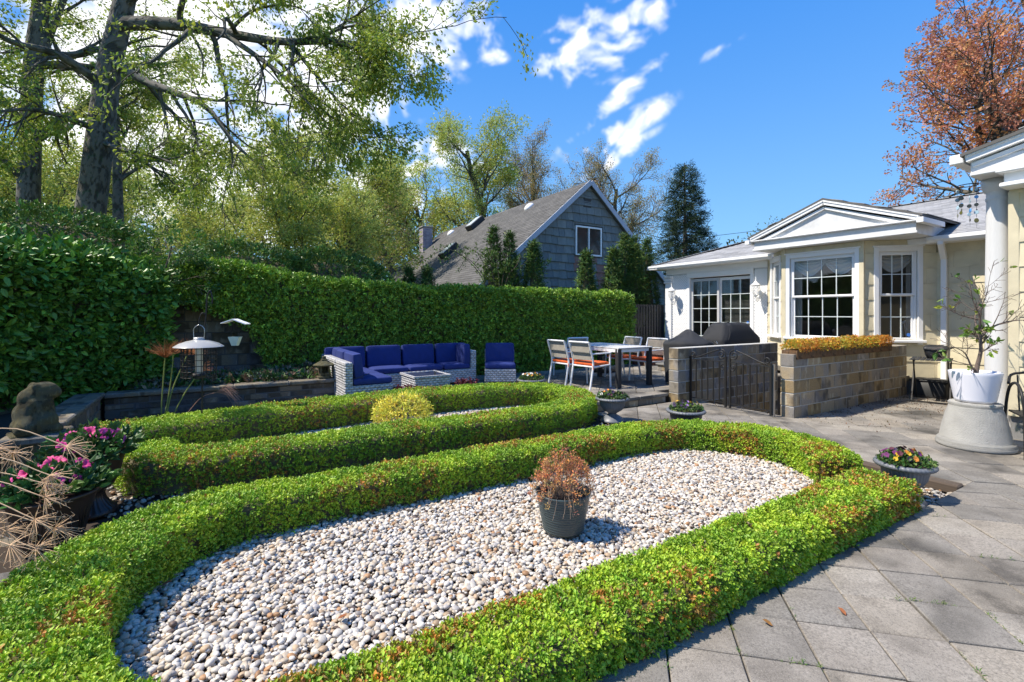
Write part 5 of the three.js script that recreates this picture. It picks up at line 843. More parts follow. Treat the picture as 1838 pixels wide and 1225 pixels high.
// ---------- outdoor furniture ----------
const TY = 0.157; // terrace level
function cushion(w, h, d, r = 0.04) { // soft box with puffed faces
  const g = new THREE.BoxGeometry(w, h, d, 10, 6, 10), p = g.attributes.position, R = Math.min(r, h * 0.45);
  for (let i = 0; i < p.count; i++) { let x = p.getX(i), y = p.getY(i), z = p.getZ(i); const bx = w / 2 - R, by = h / 2 - R, bz = d / 2 - R, cx = clamp(x, -bx, bx), cy = clamp(y, -by, by), cz = clamp(z, -bz, bz), dx = x - cx, dy = y - cy, dz = z - cz, l = Math.hypot(dx, dy, dz) || 1; if (l > 0) { x = cx + dx / l * R; y = cy + dy / l * R; z = cz + dz / l * R; } const pf = (1 - (2 * x / w) ** 2) * (1 - (2 * z / d) ** 2) * (1 - (2 * y / h) ** 2 * .2); y += Math.sign(y) * 0.012 * clamp(pf) * (h < d ? 1 : 0); z += Math.sign(z) * 0.012 * clamp((1 - (2 * x / w) ** 2) * (1 - (2 * y / h) ** 2)) * (d < h ? 1 : 0); p.setXYZ(i, x, y, z); }
  g.computeVertexNormals(); return metric(g);
}
const put = (m, x, y, z, ry = 0, rx = 0) => { m.position.set(x, y, z); m.rotation.set(rx, ry, 0, 'YXZ'); return m; };
function sofaModule(root, x, z, turn, w, d, back = true, side = 0) { // faces local +z
  const g = new THREE.Group(); g.name = 'module'; g.position.set(x, 0, z); g.rotation.y = turn; root.add(g);
  mesh('wicker_base', [cbox(w - 0.006, 0.25, d, 0.012, 0, 0.16, 0), ...[[-1, -1], [1, -1], [-1, 1], [1, 1]].map(([a, b]) => cbox(0.05, 0.035, 0.05, 0.006, a * (w / 2 - 0.05), 0.0175, b * (d / 2 - 0.05)))], M.wicker, g);
  if (back) { mesh('wicker_back', cbox(w - 0.006, 0.36, 0.12, 0.015, 0, 0.465, -d / 2 + 0.06), M.wicker, g); put(mesh('back_cushion', cushion(w - 0.03, 0.40, 0.15), M.navy, g), 0, 0.575, -d / 2 + 0.205, 0, -0.12); }
  if (side) { mesh('wicker_side', cbox(0.12, 0.36, d - 0.124, 0.015, side * (w / 2 - 0.063), 0.465, 0.062), M.wicker, g); put(mesh('back_cushion', cushion(0.15, 0.40, d - 0.30), M.navy, g), side * (w / 2 - 0.20), 0.575, 0.14); }
  put(mesh('seat_cushion', cushion(w - (side ? 0.14 : 0.012), 0.11, d - (back ? 0.13 : 0.01)), M.navy, g), side ? -side * 0.06 : 0, 0.342, back ? 0.06 : 0);
  return g;
}
{
  const s = thing('sectional_sofa', 'U-shaped grey wicker sectional sofa with navy blue cushions before the tall hedge', 'sofa', [3.1, TY, -8.9]);
  sofaModule(s, 2.06 - 3.1, -7.79 + 8.9, Math.PI / 2, 0.66, 0.74); sofaModule(s, 2.06 - 3.1, -8.40 + 8.9, Math.PI / 2, 0.52, 0.74);
  sofaModule(s, 2.06 - 3.1, -8.99 + 8.9, 0, 0.74, 0.64, true, -1); sofaModule(s, 2.775 - 3.1, -8.97 + 8.9, 0, 0.68, 0.7); sofaModule(s, 3.46 - 3.1, -8.97 + 8.9, 0, 0.68, 0.7); sofaModule(s, 4.16 - 3.1, -8.97 + 8.9, 0, 0.70, 0.7, true, 1);
  mesh('tie_cord', tube(curvePts([[-1.36, 0.5, 1.2], [-1.42, 0.42, 1.28], [-1.3, 0.4, 1.45], [-1.05, 0.47, 1.455]], 14), 0.004, 5), M.black, s);
  const c = thing('armless_chair', 'armless grey wicker seat with navy cushions, apart from the sectional sofa', 'chair', [4.98, TY, -8.5], -0.5); sofaModule(c, 0, 0, 0, 0.62, 0.68);
  const t = thing('coffee_table', 'low grey wicker coffee table with dark glass top before the navy sofa', 'table', [3.09, TY, -7.78]);
  mesh('wicker_body', cbox(0.62, 0.33, 0.66, 0.012, 0, 0.165, 0), M.wicker, t); mesh('rim', [cbox(0.66, 0.035, 0.04, 0.006, 0, 0.348, 0.33), cbox(0.66, 0.035, 0.04, 0.006, 0, 0.348, -0.33), cbox(0.04, 0.035, 0.62, 0.006, 0.31, 0.348, 0), cbox(0.04, 0.035, 0.62, 0.006, -0.31, 0.348, 0)], M.wicker, t); mesh('glass_top', cbox(0.578, 0.012, 0.618, 0.003, 0, 0.352, 0), M.glassTop, t);
}
function slingChair(label, pos, turn) {
  const t = thing('dining_chair', label, 'chair', pos, turn, 'white framed chairs around the dining table');
  for (const s of [-1, 1]) {
    mesh('side_frame', [tube(curvePts([[s * 0.25, 0, -0.30], [s * 0.25, 0.42, -0.22], [s * 0.25, 0.50, -0.22], [s * 0.25, 0.86, -0.33]], 16), 0.019, 8, true), tube([V(s * 0.25, 0.40, -0.22), V(s * 0.25, 0.42, 0.24)], 0.016, 8)], M.alu, t);
    mesh('front_leg', tube(curvePts([[s * 0.25, 0, 0.27], [s * 0.25, 0.42, 0.25], [s * 0.26, 0.63, 0.24]], 8), 0.018, 8, true), M.alu, t);
    mesh('armrest', cbox(0.05, 0.022, 0.52, 0.006, s * 0.26, 0.645, 0.0), M.alu, t);
  }
  mesh('back_panel', [cbox(0.46, 0.165, 0.008, 0.002, 0, 0.75, -0.293).rotateX(0), cbox(0.46, 0.13, 0.008, 0.002, 0, 0.59, -0.25)], M.sling, t);
  mesh('top_rail', [tube([V(-0.25, 0.855, -0.328), V(0.25, 0.855, -0.328)], 0.017, 8), tube([V(-0.25, 0.665, -0.27), V(0.25, 0.665, -0.27)], 0.009, 8)], M.alu, t);
  mesh('seat_frame', [tube([V(-0.25, 0.405, -0.22), V(0.25, 0.405, -0.22)], 0.015, 8), tube([V(-0.25, 0.42, 0.24), V(0.25, 0.42, 0.24)], 0.016, 8), cbox(0.47, 0.01, 0.45, 0.003, 0, 0.415, 0.01)], M.alu, t);
  put(mesh('seat_cushion', cushion(0.47, 0.06, 0.47, 0.03), M.orange, t), 0, 0.452, 0.01);
  mesh('tie', tube(curvePts([[-0.2, 0.44, -0.21], [-0.26, 0.42, -0.24], [-0.28, 0.36, -0.25]], 6), 0.006, 5), M.orange, t);
  return t;
}
{
  const c0 = slingChair('white framed dining chair with orange cushion, back to the hedges, nearer the terrace step', [6.08, TY, -6.98], Math.PI / 2 + 0.12);
  copyOf(c0, [6.02, TY, -7.58], Math.PI / 2 - 0.05, 'white framed dining chair with orange cushion, back to the hedges, nearer the tall hedge');
  copyOf(c0, [7.60, TY, -6.98], -Math.PI / 2 - 0.06, 'white framed dining chair with orange cushion, house side of the table, nearer the step'); copyOf(c0, [7.58, TY, -7.68], -Math.PI / 2 + 0.04, 'white framed dining chair with orange cushion, house side of the table, nearer the tall hedge');
  copyOf(c0, [6.72, TY, -8.42], 0.1, 'white framed dining chair at the table end against the tall hedge');
  const t = thing('dining_table', 'rectangular dining table with pale slatted top and black legs on the terrace', 'table', [6.80, TY, -7.28]);
  for (let k = 0; k < 9; k++) mesh('slat', cbox(0.098, 0.022, 1.5, 0.004, -0.4 + k * 0.1, 0.735, 0), M.tabletop, t);
  mesh('apron', [cbox(0.9, 0.06, 0.02, 0.004, 0, 0.69, 0.72), cbox(0.9, 0.06, 0.02, 0.004, 0, 0.69, -0.72), cbox(0.02, 0.06, 1.42, 0.004, 0.435, 0.69, 0), cbox(0.02, 0.06, 1.42, 0.004, -0.435, 0.69, 0)], M.alu, t);
  for (const [a, b] of [[-1, -1], [1, -1], [-1, 1], [1, 1]]) mesh('leg', cbox(0.085, 0.72, 0.085, 0.006, a * 0.405, 0.36, b * 0.70), M.black, t);
  const u = thing('umbrella_base', 'black square parasol base on the terrace behind the dining table legs', 'parasol base', [7.9, TY, -8.6], 0.3); mesh('base', cbox(0.55, 0.12, 0.5, 0.03, 0, 0.06, 0), M.black, u); mesh('socket', cyl(0.035, 0.035, 0.25, 0, 0.24, 0), M.black, u);
  const pb = thing('wooden_planter', 'red-brown wooden planter box with pale rim beside the slat fence', 'planter', [10.0, TY, -9.2]); for (let k = 0; k < 5; k++) mesh('board', cbox(0.118, 0.46, 0.5, 0.005, -0.24 + k * 0.12, 0.23, 0), M.redwood, pb); mesh('rim', cbox(0.68, 0.03, 0.56, 0.006, 0, 0.476, 0), M.trim, pb);
  const bn = thing('stone_block', 'pale low stone block on the terrace beside the small covered grill', 'stone block', [9.4, TY, -8.0]); mesh('top', cbox(0.5, 0.06, 0.32, 0.01, 0, 0.17, 0), M.concrete, bn); mesh('base', cbox(0.42, 0.138, 0.26, 0.01, 0, 0.069, 0), blockMats[0], bn);
}
// covered grills: cloth over a frame
function cloth(sections, seed, seg = 48) { // [y, halfx, halfz, squareness]
  const pos = [], idx = [], n = sections.length, uv = [];
  sections.forEach(([y, a, b, e, cx = 0], i) => { for (let k = 0; k <= seg; k++) { const t = k / seg * 6.2832, c = Math.cos(t), s = Math.sin(t), q = 2 / e, w = 1 + (i < n - 1 ? 0.05 : 0.01) * (fbm(t * 2.2 + 7 * Math.sin(t), y * 5, 3, seed) - 0.5) * 2; pos.push(cx + Math.sign(c) * Math.pow(Math.abs(c), q) * a * w, y + 0.03 * (vn(t * 3, y * 6, seed) - 0.5), Math.sign(s) * Math.pow(Math.abs(s), q) * b * w); uv.push(k / seg, y); } });
  for (let i = 0; i < n - 1; i++) for (let k = 0; k < seg; k++) { const a = i * (seg + 1) + k; idx.push(a, a + seg + 1, a + 1, a + 1, a + seg + 1, a + seg + 2); }
  const g = new THREE.BufferGeometry(); g.setAttribute('position', new THREE.Float32BufferAttribute(pos, 3)); g.setAttribute('uv', new THREE.Float32BufferAttribute(uv, 2)); g.setIndex(idx); g.computeVertexNormals(); return g;
}
{
  const a = thing('covered_grill', 'large barbecue under a black fitted cover behind the block wall', 'grill', [9.45, TY, -6.35]);
  mesh('cover', cloth([[0.02, 0.66, 0.30, 6], [0.5, 0.66, 0.30, 7], [0.80, 0.665, 0.31, 7], [0.86, 0.66, 0.30, 7], [0.98, 0.56, 0.28, 6, -0.03], [1.12, 0.46, 0.22, 5, -0.05], [1.17, 0.42, 0.16, 5, -0.05], [1.18, 0.3, 0.1, 4, -0.05], [1.18, 0.001, 0.001, 4, -0.05]], 3), M.cover, a); mesh('seam', tube(curvePts([[-0.52, 0.84, 0.30], [-0.42, 1.0, 0.27], [-0.36, 1.17, 0.12], [-0.36, 1.18, -0.12]], 12), 0.008, 5), M.cover, a);
  const b = thing('covered_grill', 'small kettle grill under a loose black peaked cover behind the block wall end', 'grill', [7.95, TY, -6.25]);
  mesh('cover', cloth([[0.03, 0.40, 0.36, 3], [0.4, 0.42, 0.38, 3], [0.78, 0.46, 0.42, 2.6], [0.83, 0.45, 0.41, 2.4], [0.88, 0.34, 0.31, 2], [0.95, 0.21, 0.2, 2], [1.03, 0.09, 0.09, 2], [1.055, 0.04, 0.04, 2], [1.06, 0.001, 0.001, 2]], 8), M.cover, b); mesh('drawcord', tube(curvePts([[0.2, 0.85, 0.42], [0.3, 0.8, 0.43], [0.36, 0.84, 0.36]], 8), 0.005, 5), M.steel, b);
}
{ // planter box on the wall
  const p = thing('wall_planter', 'long rusty planter box of golden sedum on top of the brown block wall', 'planter', [7.32, 0.862, -3.96]), r = rng(511), list = [];
  mesh('box', [cbox(3.2, 0.13, 0.02, 0.004, 1.6, 0.065, 0.105), cbox(3.2, 0.13, 0.02, 0.004, 1.6, 0.065, -0.105), cbox(0.02, 0.13, 0.19, 0.004, 0.01, 0.065, 0), cbox(0.02, 0.13, 0.19, 0.004, 3.19, 0.065, 0)], std([0.17, 0.105, 0.06], 0.9, { map: scaled(blockTex, 3) }), p); mesh('soil', box(3.14, 0.1, 0.18, 1.6, 0.06, 0), M.soil, p);
  for (let k = 0; k < 4600; k++) { const x = r() * 3.22, z = (r() - 0.5) * 0.30, e = Math.abs(z) / 0.15; list.push({ p: V(x, 0.13 + (0.09 + 0.08 * fbm(x * 3, z * 6, 3, 4)) * (1 - 0.55 * e * e) * r() + 0.015 - (e > .75 ? .07 * r() : 0), z), n: V(0, 1, z * 3).normalize(), s: 0.7 + 0.7 * r(), c: vary(r, fbm(x * 2.5, z * 5, 2, 9) + 0.3 * (r() - 0.5) < 0.47 ? [0.60, 0.30, 0.05] : r() < 0.3 ? [0.45, 0.44, 0.06] : [0.72, 0.48, 0.06], 0.3) }); }
  scatter('sedum', sprig(7, 0.02, 0.016, 0.011, [0.8, 0.3], 512, { side: 0.8 }), M.leaf, list, p, r, 0.6);
}
{ // folding table, portable grill, pots by the house wall
  const t = thing('folding_table', 'black folding slatted table with crossed legs against the cream wall', 'table', [10.75, 0, -3.35], 0.25);
  for (let k = 0; k < 8; k++) mesh('slat', cbox(0.72, 0.014, 0.062, 0.004, 0, 0.74, -0.245 + k * 0.07), M.black, t);
  for (const s of [-1, 1]) { mesh('leg', bar([-0.32, 0.01, s * 0.25], [0.3, 0.73, s * 0.25], 0.028, 0.02), M.iron, t); mesh('leg', bar([0.32, 0.01, s * 0.225], [-0.3, 0.73, s * 0.225], 0.028, 0.02), M.iron, t); }
  mesh('stretcher', [bar([-0.32, 0.02, -0.27], [-0.32, 0.02, 0.27], 0.03, 0.022), bar([0.32, 0.02, -0.27], [0.32, 0.02, 0.27], 0.03, 0.022), bar([0, 0.37, -0.25], [0, 0.37, 0.25], 0.02)], M.iron, t);
  const g = thing('portable_grill', 'small black portable grill on the folding table', 'grill', [10.95, 0.748, -3.35], 0.25); mesh('body', cloth([[0, 0.17, 0.12, 5], [0.05, 0.2, 0.14, 6], [0.15, 0.225, 0.155, 7], [0.155, 0.2, 0.14, 7], [0.155, 0.001, .001, 7]], 9), M.black, g); mesh('lid', cloth([[0.155, 0.24, 0.165, 7], [0.19, 0.24, 0.165, 7], [0.215, 0.2, 0.13, 5], [0.22, 0.001, 0.001, 4]], 12), M.black, g); mesh('handle', tube(curvePts([[-0.1, 0.17, 0.16], [-0.09, 0.18, 0.2], [0.09, 0.18, 0.2], [0.1, 0.17, 0.16]], 10), 0.01, 6), M.black, g);
  const badge = new THREE.Shape(); badge.moveTo(-0.055, 0); badge.bezierCurveTo(-0.05, 0.04, -0.03, 0.055, 0, 0.05); badge.bezierCurveTo(0.03, 0.055, 0.05, 0.04, 0.055, 0); badge.lineTo(0.035, 0.005); badge.bezierCurveTo(0.02, 0.03, -0.02, 0.03, -0.035, 0.005); mesh('badge', new THREE.ExtrudeGeometry(badge, { depth: 0.004, bevelEnabled: false }).translate(-0.1, 0.05, 0.145), M.trim, g);
  const b = thing('black_tub', 'black plastic tub by the downspout beside the folding table', 'tub', [11.25, 0, -2.85]); mesh('tub', lathe([[0.001, 0], [0.14, 0], [0.19, 0.26], [0.205, 0.265], [0.205, 0.31], [0.19, 0.31], [0.17, 0.25], [0.001, 0.2]], 32), M.darkPot, b);
  const bx = thing('storage_bin', 'dark bin tucked under the folding table at the foundation', 'bin', [11.45, 0, -3.55]); mesh('body', cloth([[0, 0.2, 0.25, 6], [0.28, 0.22, 0.28, 7], [0.28, 0.001, 0.001, 6]], 19), M.black, bx); mesh('lid', cbox(0.47, 0.03, 0.59, 0.01, 0, 0.292, 0), M.black, bx);
}
{ // pedestal pot with lemon tree
  const pd = thing('pedestal', 'big upturned grey planter serving as pedestal for the white pot', 'pedestal', [7.54, 0, -1.95]);
  const g = lathe([[0.43, 0], [0.45, 0.012], [0.452, 0.04], [0.435, 0.048], [0.44, 0.065], [0.43, 0.08], [0.415, 0.085], [0.405, 0.1], [0.38, 0.22], [0.34, 0.36], [0.295, 0.47], [0.3, 0.48], [0.305, 0.5], [0.29, 0.515], [0.001, 0.52]].map(([a, b]) => [a * 0.78, b]), 56), p = g.attributes.position; for (let i = 0; i < p.count; i++) { const y = p.getY(i); if (y > 0.1 && y < 0.46) { const a = Math.atan2(p.getZ(i), p.getX(i)), k = 1 + 0.012 * (fbm(Math.cos(a) * 3 + 5, Math.sin(a) * 3 + y * 9, 3, 3) - 0.5); p.setX(i, p.getX(i) * k); p.setZ(i, p.getZ(i) * k); } } g.computeVertexNormals(); mesh('shell', g, M.pedestal, pd);
  const t = thing('lemon_tree', 'sparse little lemon tree in a white pot on the grey pedestal', 'potted tree', [7.54, 0.522, -1.95]), r = rng(521);
  mesh('pot', lathe([[0.001, 0], [0.225, 0], [0.24, 0.03], [0.30, 0.31], [0.305, 0.345], [0.295, 0.35], [0.28, 0.33], [0.001, 0.28]].map(([a, b]) => [a * 0.78, b]), 48), M.whitePot, t); mesh('soil', cyl(0.22, 0.21, 0.02, 0, 0.30, 0, 32), M.soil, t);
  // limbs spread in the plane facing the garden: a = along the picture width, b = towards the viewer
  const Q = (a, y, b) => { const k = y > 0.62 ? 1.18 : 1; return [(a * 0.85 - b * 0.527) * k, y, (a * 0.527 + b * 0.85) * k]; };
  const G = grow({ seed: 523, levels: 3, kids: [6, 9, 5], from: [0.6, 0.25, 0.3], ang: [0.9, 0.75, 0.7], ratio: [0.5, 0.55, 0.5], trop: [0, 0.05, 0.02, 0], wob: 0.35, seg: 0.08, minR: 0.0022, sides: [8, 6, 5, 4], limbs: [{ pts: curvePts([Q(0.0, 0.28, 0), Q(0.03, 0.42, 0), Q(0.05, 0.6, 0.02), Q(0.04, 0.8, 0)], 10), r: 0.028, lev: 0 }, { pts: curvePts([Q(0.04, 0.78, 0), Q(0.0, 0.98, 0.05), Q(-0.06, 1.15, 0.05), Q(-0.1, 1.38, 0.05)], 10), r: 0.015, lev: 1 }, { pts: curvePts([Q(0.05, 0.74, 0), Q(0.2, 0.85, -0.05), Q(0.36, 0.93, -0.02), Q(0.58, 0.95, 0.05)], 10), r: 0.017, lev: 1 }, { pts: curvePts([Q(0.0, 0.36, 0), Q(-0.12, 0.42, 0.08), Q(-0.22, 0.58, 0.1), Q(-0.36, 0.66, 0.1)], 10), r: 0.014, lev: 1 }, { pts: curvePts([Q(0.03, 0.8, 0), Q(0.08, 1.0, -0.08), Q(0.2, 1.2, -0.1), Q(0.24, 1.42, -0.1)], 10), r: 0.012, lev: 1 }, { pts: curvePts([Q(0.0, 0.95, 0.03), Q(-0.18, 1.0, 0.05), Q(-0.36, 1.06, 0.12)], 8), r: 0.01, lev: 1 }] });
  mesh('trunk', G.wood, std([0.14, 0.105, 0.085], 1), t); const list = []; for (const tip of G.tips) if (r() < 0.07) list.push({ p: tip.p, n: tip.d.clone().add(V(0, -0.4, 0)).normalize(), s: 0.7 + 0.7 * r(), c: vary(r, r() < 0.3 ? [0.30, 0.38, 0.04] : [0.13, 0.24, 0.03], 0.25) });
  scatter('leaves', sprig(2, 0.02, 0.062, 0.032, [0.7, 0.9], 524, { detail: 2 }), M.leaf, list, t, r, 0.6);
}
{ // tubular garden chair by the house wing
  const t = thing('bistro_chair', 'black tubular metal garden chair beside the grey pedestal', 'chair', [7.62, 0, -1.38], -1.1);
  for (const s of [-1, 1]) { mesh('arm_loop', tube(curvePts([[s * 0.27, 0, -0.26], [s * 0.27, 0.42, -0.26], [s * 0.26, 0.72, -0.16], [s * 0.26, 0.78, 0.06], [s * 0.27, 0.68, 0.24], [s * 0.25, 0.44, 0.26]], 26), 0.015, 8), M.iron, t); mesh('leg', tube([V(s * 0.25, 0, 0.27), V(s * 0.25, 0.46, 0.25)], 0.016, 8, true), M.iron, t); }
  mesh('seat', [cbox(0.5, 0.02, 0.5, 0.006, 0, 0.44, 0), tube(curvePts([[-0.26, 0.75, -0.2], [-0.2, 0.85, -0.3], [0.2, 0.85, -0.3], [0.26, 0.75, -0.2]], 14), 0.014, 8)], M.iron, t);
  for (let k = 0; k < 5; k++) mesh('back_bar', tube([V(-0.16 + k * 0.08, 0.45, -0.24), V(-0.16 + k * 0.08, 0.84, -0.3)], 0.008, 6), M.iron, t);
}
// ---------- flower pots ----------
function blossom(R, n, cup, seed) { const r = rng(seed), T = [], p = V(0, 0, 0), e = new THREE.Euler(); for (let i = 0; i < n; i++) { e.set(-cup * (0.8 + 0.4 * r()), i / n * 6.283, (r() - 0.5) * 0.3, 'YXZ'); for (const tri of leafTris(R * (0.9 + 0.2 * r()), R * 1.15, R * 0.12, -R * 0.1, 2)) T.push(tri.map((q) => p.set(...q).applyEuler(e).toArray())); } return flat(T); }
const pansyGeo = [1, 2, 3].map((s) => blossom(0.024, 5, 0.3, s)), petalM = (c) => new THREE.MeshPhysicalMaterial({ color: new THREE.Color().setRGB(...c), roughness: 0.7, transmission: 0.25, thickness: 0, side: THREE.DoubleSide });
const PC = { purple: petalM([0.16, 0.015, 0.13]), maroon: petalM([0.10, 0.005, 0.03]), yellow: petalM([0.75, 0.48, 0.015]), orange: petalM([0.70, 0.26, 0.03]), white: petalM([0.8, 0.78, 0.72]), dark: petalM([0.03, 0.012, 0.06]), magenta: petalM([0.88, 0.07, 0.36]), pinkred: petalM([0.75, 0.03, 0.22]), lilac: petalM([0.45, 0.25, 0.6]) };
function planted(t, y, R, H, leaf, colour, n, flowers, geoList, seed, size = 1) {
  const r = rng(seed), list = [];
  for (let k = 0; k < n; k++) { const a = r() * 6.283, q = Math.sqrt(r()) * R, h = H * (1 - (q / R) ** 2 * 0.7) * Math.sqrt(r()); list.push({ p: V(Math.cos(a) * q, y + h, Math.sin(a) * q), n: V(Math.cos(a) * q * 1.5, R, Math.sin(a) * q * 1.5).normalize(), s: 0.7 + 0.6 * r(), c: colour(r) }); }
  scatter('foliage', leaf, M.leaf, list, t, r, 0.5);
  for (const [name, count] of flowers) for (let k = 0; k < count; k++) {
    const a = r() * 6.283, q = Math.sqrt(r()) * R * 1.02, m = mesh('flower', geoList[Math.floor(r() * geoList.length)], PC[name], t); m.position.set(Math.cos(a) * q, y + H * (1 - (q / R) ** 2 * 0.65) + 0.035 * size + 0.03 * r(), Math.sin(a) * q); m.scale.setScalar(size * (0.8 + 0.4 * r()));
    const d = V(Math.cos(a) * q * 1.2, R * 0.8, Math.sin(a) * q * 1.2 + 0.5 * R).normalize(); m.quaternion.setFromUnitVectors(V(0, 1, 0), d); m.rotateY(r() * 6);
  }
}
const pansyLeaf = sprig(6, 0.03, 0.034, 0.019, [0.9, 0.5], 531, { side: 1 }), pansyGreen = (r) => vary(r, r() < .2 ? [0.16, 0.24, 0.06] : [0.06, 0.13, 0.025], 0.3);
function urn(label, pos, flowers, seed, n = 150) { // ribbed urn on a foot
  const t = thing('flower_urn', label, 'urn', pos, 0, 'grey fluted urns of pansies');
  mesh('foot', lathe([[0.001, 0], [0.165, 0], [0.17, 0.02], [0.16, 0.035], [0.15, 0.04], [0.14, 0.06], [0.1, 0.085], [0.06, 0.11], [0.055, 0.13]], 40), M.greyPot, t);
  mesh('bowl', lathe([[0.055, 0.12], [0.075, 0.135], [0.13, 0.17], [0.165, 0.22], [0.18, 0.28], [0.185, 0.305], [0.19, 0.31]], 144, { y0: 0.14, y1: 0.3, n: 36, a: 0.018 }), M.greyPot, t);
  mesh('rim', lathe([[0.19, 0.305], [0.225, 0.31], [0.24, 0.325], [0.235, 0.342], [0.215, 0.352], [0.19, 0.345], [0.17, 0.32]], 144, { y0: 0.3, y1: 0.36, n: 40, a: 0.012 }), M.greyPot, t); mesh('soil', cyl(0.18, 0.18, 0.02, 0, 0.322, 0, 24), M.soil, t);
  planted(t, 0.33, 0.19, 0.075, pansyLeaf, pansyGreen, n, flowers, pansyGeo, seed); return t;
}
function bowlPot(label, pos, flowers, seed) { // wide bowl on the ground
  const t = thing('flower_bowl', label, 'flower pot', pos, 0, 'wide dark bowls of pansies');
  mesh('bowl', lathe([[0.001, 0], [0.16, 0], [0.175, 0.02], [0.20, 0.12], [0.215, 0.2]], 144, { y0: 0.01, y1: 0.19, n: 32, a: 0.014 }), M.darkPot, t);
  mesh('rim', lathe([[0.21, 0.19], [0.245, 0.195], [0.26, 0.21], [0.255, 0.228], [0.235, 0.238], [0.21, 0.23], [0.2, 0.2]], 144, { y0: 0.18, y1: 0.25, n: 40, a: 0.012 }), M.greyPot, t); mesh('soil', cyl(0.205, 0.205, 0.02, 0, 0.205, 0, 24), M.soil, t);
  planted(t, 0.215, 0.2, 0.08, pansyLeaf, pansyGreen, 170, flowers, pansyGeo, seed); return t;
}
urn('grey fluted urn of purple and yellow pansies at the patio corner of the hedge', [4.95, -0.05, -1.72], [['purple', 9], ['maroon', 8], ['yellow', 8], ['orange', 4], ['dark', 3]], 541, 190).scale.set(0.9, 1, 0.9);
urn('grey fluted urn of dark pansies standing before the terrace step', [4.86, 0, -5.12], [['maroon', 4], ['dark', 5], ['orange', 3], ['white', 2]], 542);
bowlPot('wide dark bowl of yellow and near-black pansies before the iron gate', [5.49, 0, -4.36], [['yellow', 6], ['dark', 9], ['lilac', 2]], 543);
bowlPot('wide dark bowl of white and orange pansies next to the armless wicker seat', [4.88, 0.13, -7.22], [['white', 10], ['orange', 9], ['yellow', 4]], 544);
{ // petunia pots
  const pet = (() => { const pos = [], idx = [], n = 30; pos.push(0, -0.03, 0); for (let j = 1; j <= 4; j++) for (let k = 0; k < n; k++) { const a = k / n * 6.283, R = [0, 0.008, 0.016, 0.03, 0.038][j] * (j > 2 ? 1 + 0.10 * Math.cos(a * 5) : 1); pos.push(Math.cos(a) * R, [-0.03, -0.012, 0, 0.008, 0.005][j] + (j === 4 ? 0.004 * Math.sin(a * 10) : 0), Math.sin(a) * R); } for (let k = 0; k < n; k++) idx.push(0, 1 + (k + 1) % n, 1 + k); for (let j = 0; j < 3; j++) for (let k = 0; k < n; k++) { const a = 1 + j * n + k, b = 1 + j * n + (k + 1) % n; idx.push(a, b, a + n, b, b + n, a + n); } const g = new THREE.BufferGeometry(); g.setAttribute('position', new THREE.Float32BufferAttribute(pos, 3)); g.setIndex(idx); g.computeVertexNormals(); return metric(g); })();
  const leafP = sprig(6, 0.06, 0.075, 0.034, [0.9, 0.6], 551, { side: 1, detail: 2, curl: .25 }), gr = (r) => vary(r, r() < 0.25 ? [0.13, 0.26, 0.06] : [0.055, 0.14, 0.035], 0.3);
  const a = thing('petunia_pot', 'dark bronze tapered pot of magenta petunias, standing low by the hedge corner', 'flower pot', [-0.93, -0.05, -4.5]);
  mesh('pot', lathe([[0.001, 0], [0.155, 0], [0.16, 0.02], [0.20, 0.2], [0.235, 0.335], [0.262, 0.345], [0.27, 0.36], [0.262, 0.375], [0.245, 0.37], [0.23, 0.34], [0.001, 0.33]], 56), M.brownPot, a);
  const vines = []; for (let k = 0; k < 5; k++) { const t0 = k * 1.25 + 0.5; for (let q = -1; q <= 1; q++) vines.push(tube(curvePts(Array.from({ length: 5 }, (_, i) => { const y = 0.06 + i * 0.055, R = 0.163 + y * 0.2, an = t0 + q * 0.05 * i; return [Math.cos(an) * R, y, Math.sin(an) * R]; }), 10), 0.0035, 5)); } mesh('relief', vines, M.brownPot, a);
  planted(a, 0.35, 0.25, 0.16, leafP, gr, 150, [['magenta', 13], ['pinkred', 7], ['lilac', 1]], [pet], 552, 1.2);
  const b = thing('petunia_urn', 'brown footed urn of magenta petunias between the low wall and the hedge', 'flower urn', [-0.80, -0.04, -5.0]);
  mesh('foot', lathe([[0.001, 0], [0.16, 0], [0.165, 0.025], [0.15, 0.035], [0.15, 0.05], [0.12, 0.07], [0.085, 0.12], [0.075, 0.16], [0.09, 0.2]], 96, { y0: 0.045, y1: 0.19, n: 24, a: 0.03 }), M.brownPot, b);
  mesh('bowl', lathe([[0.09, 0.19], [0.13, 0.22], [0.17, 0.30], [0.195, 0.42], [0.215, 0.475], [0.235, 0.485], [0.24, 0.5], [0.225, 0.51], [0.2, 0.48], [0.001, 0.46]], 56), M.brownPot, b);
  planted(b, 0.48, 0.23, 0.13, leafP, gr, 130, [['magenta', 14], ['pinkred', 6], ['lilac', 2]], [pet], 553, 1.15);
}
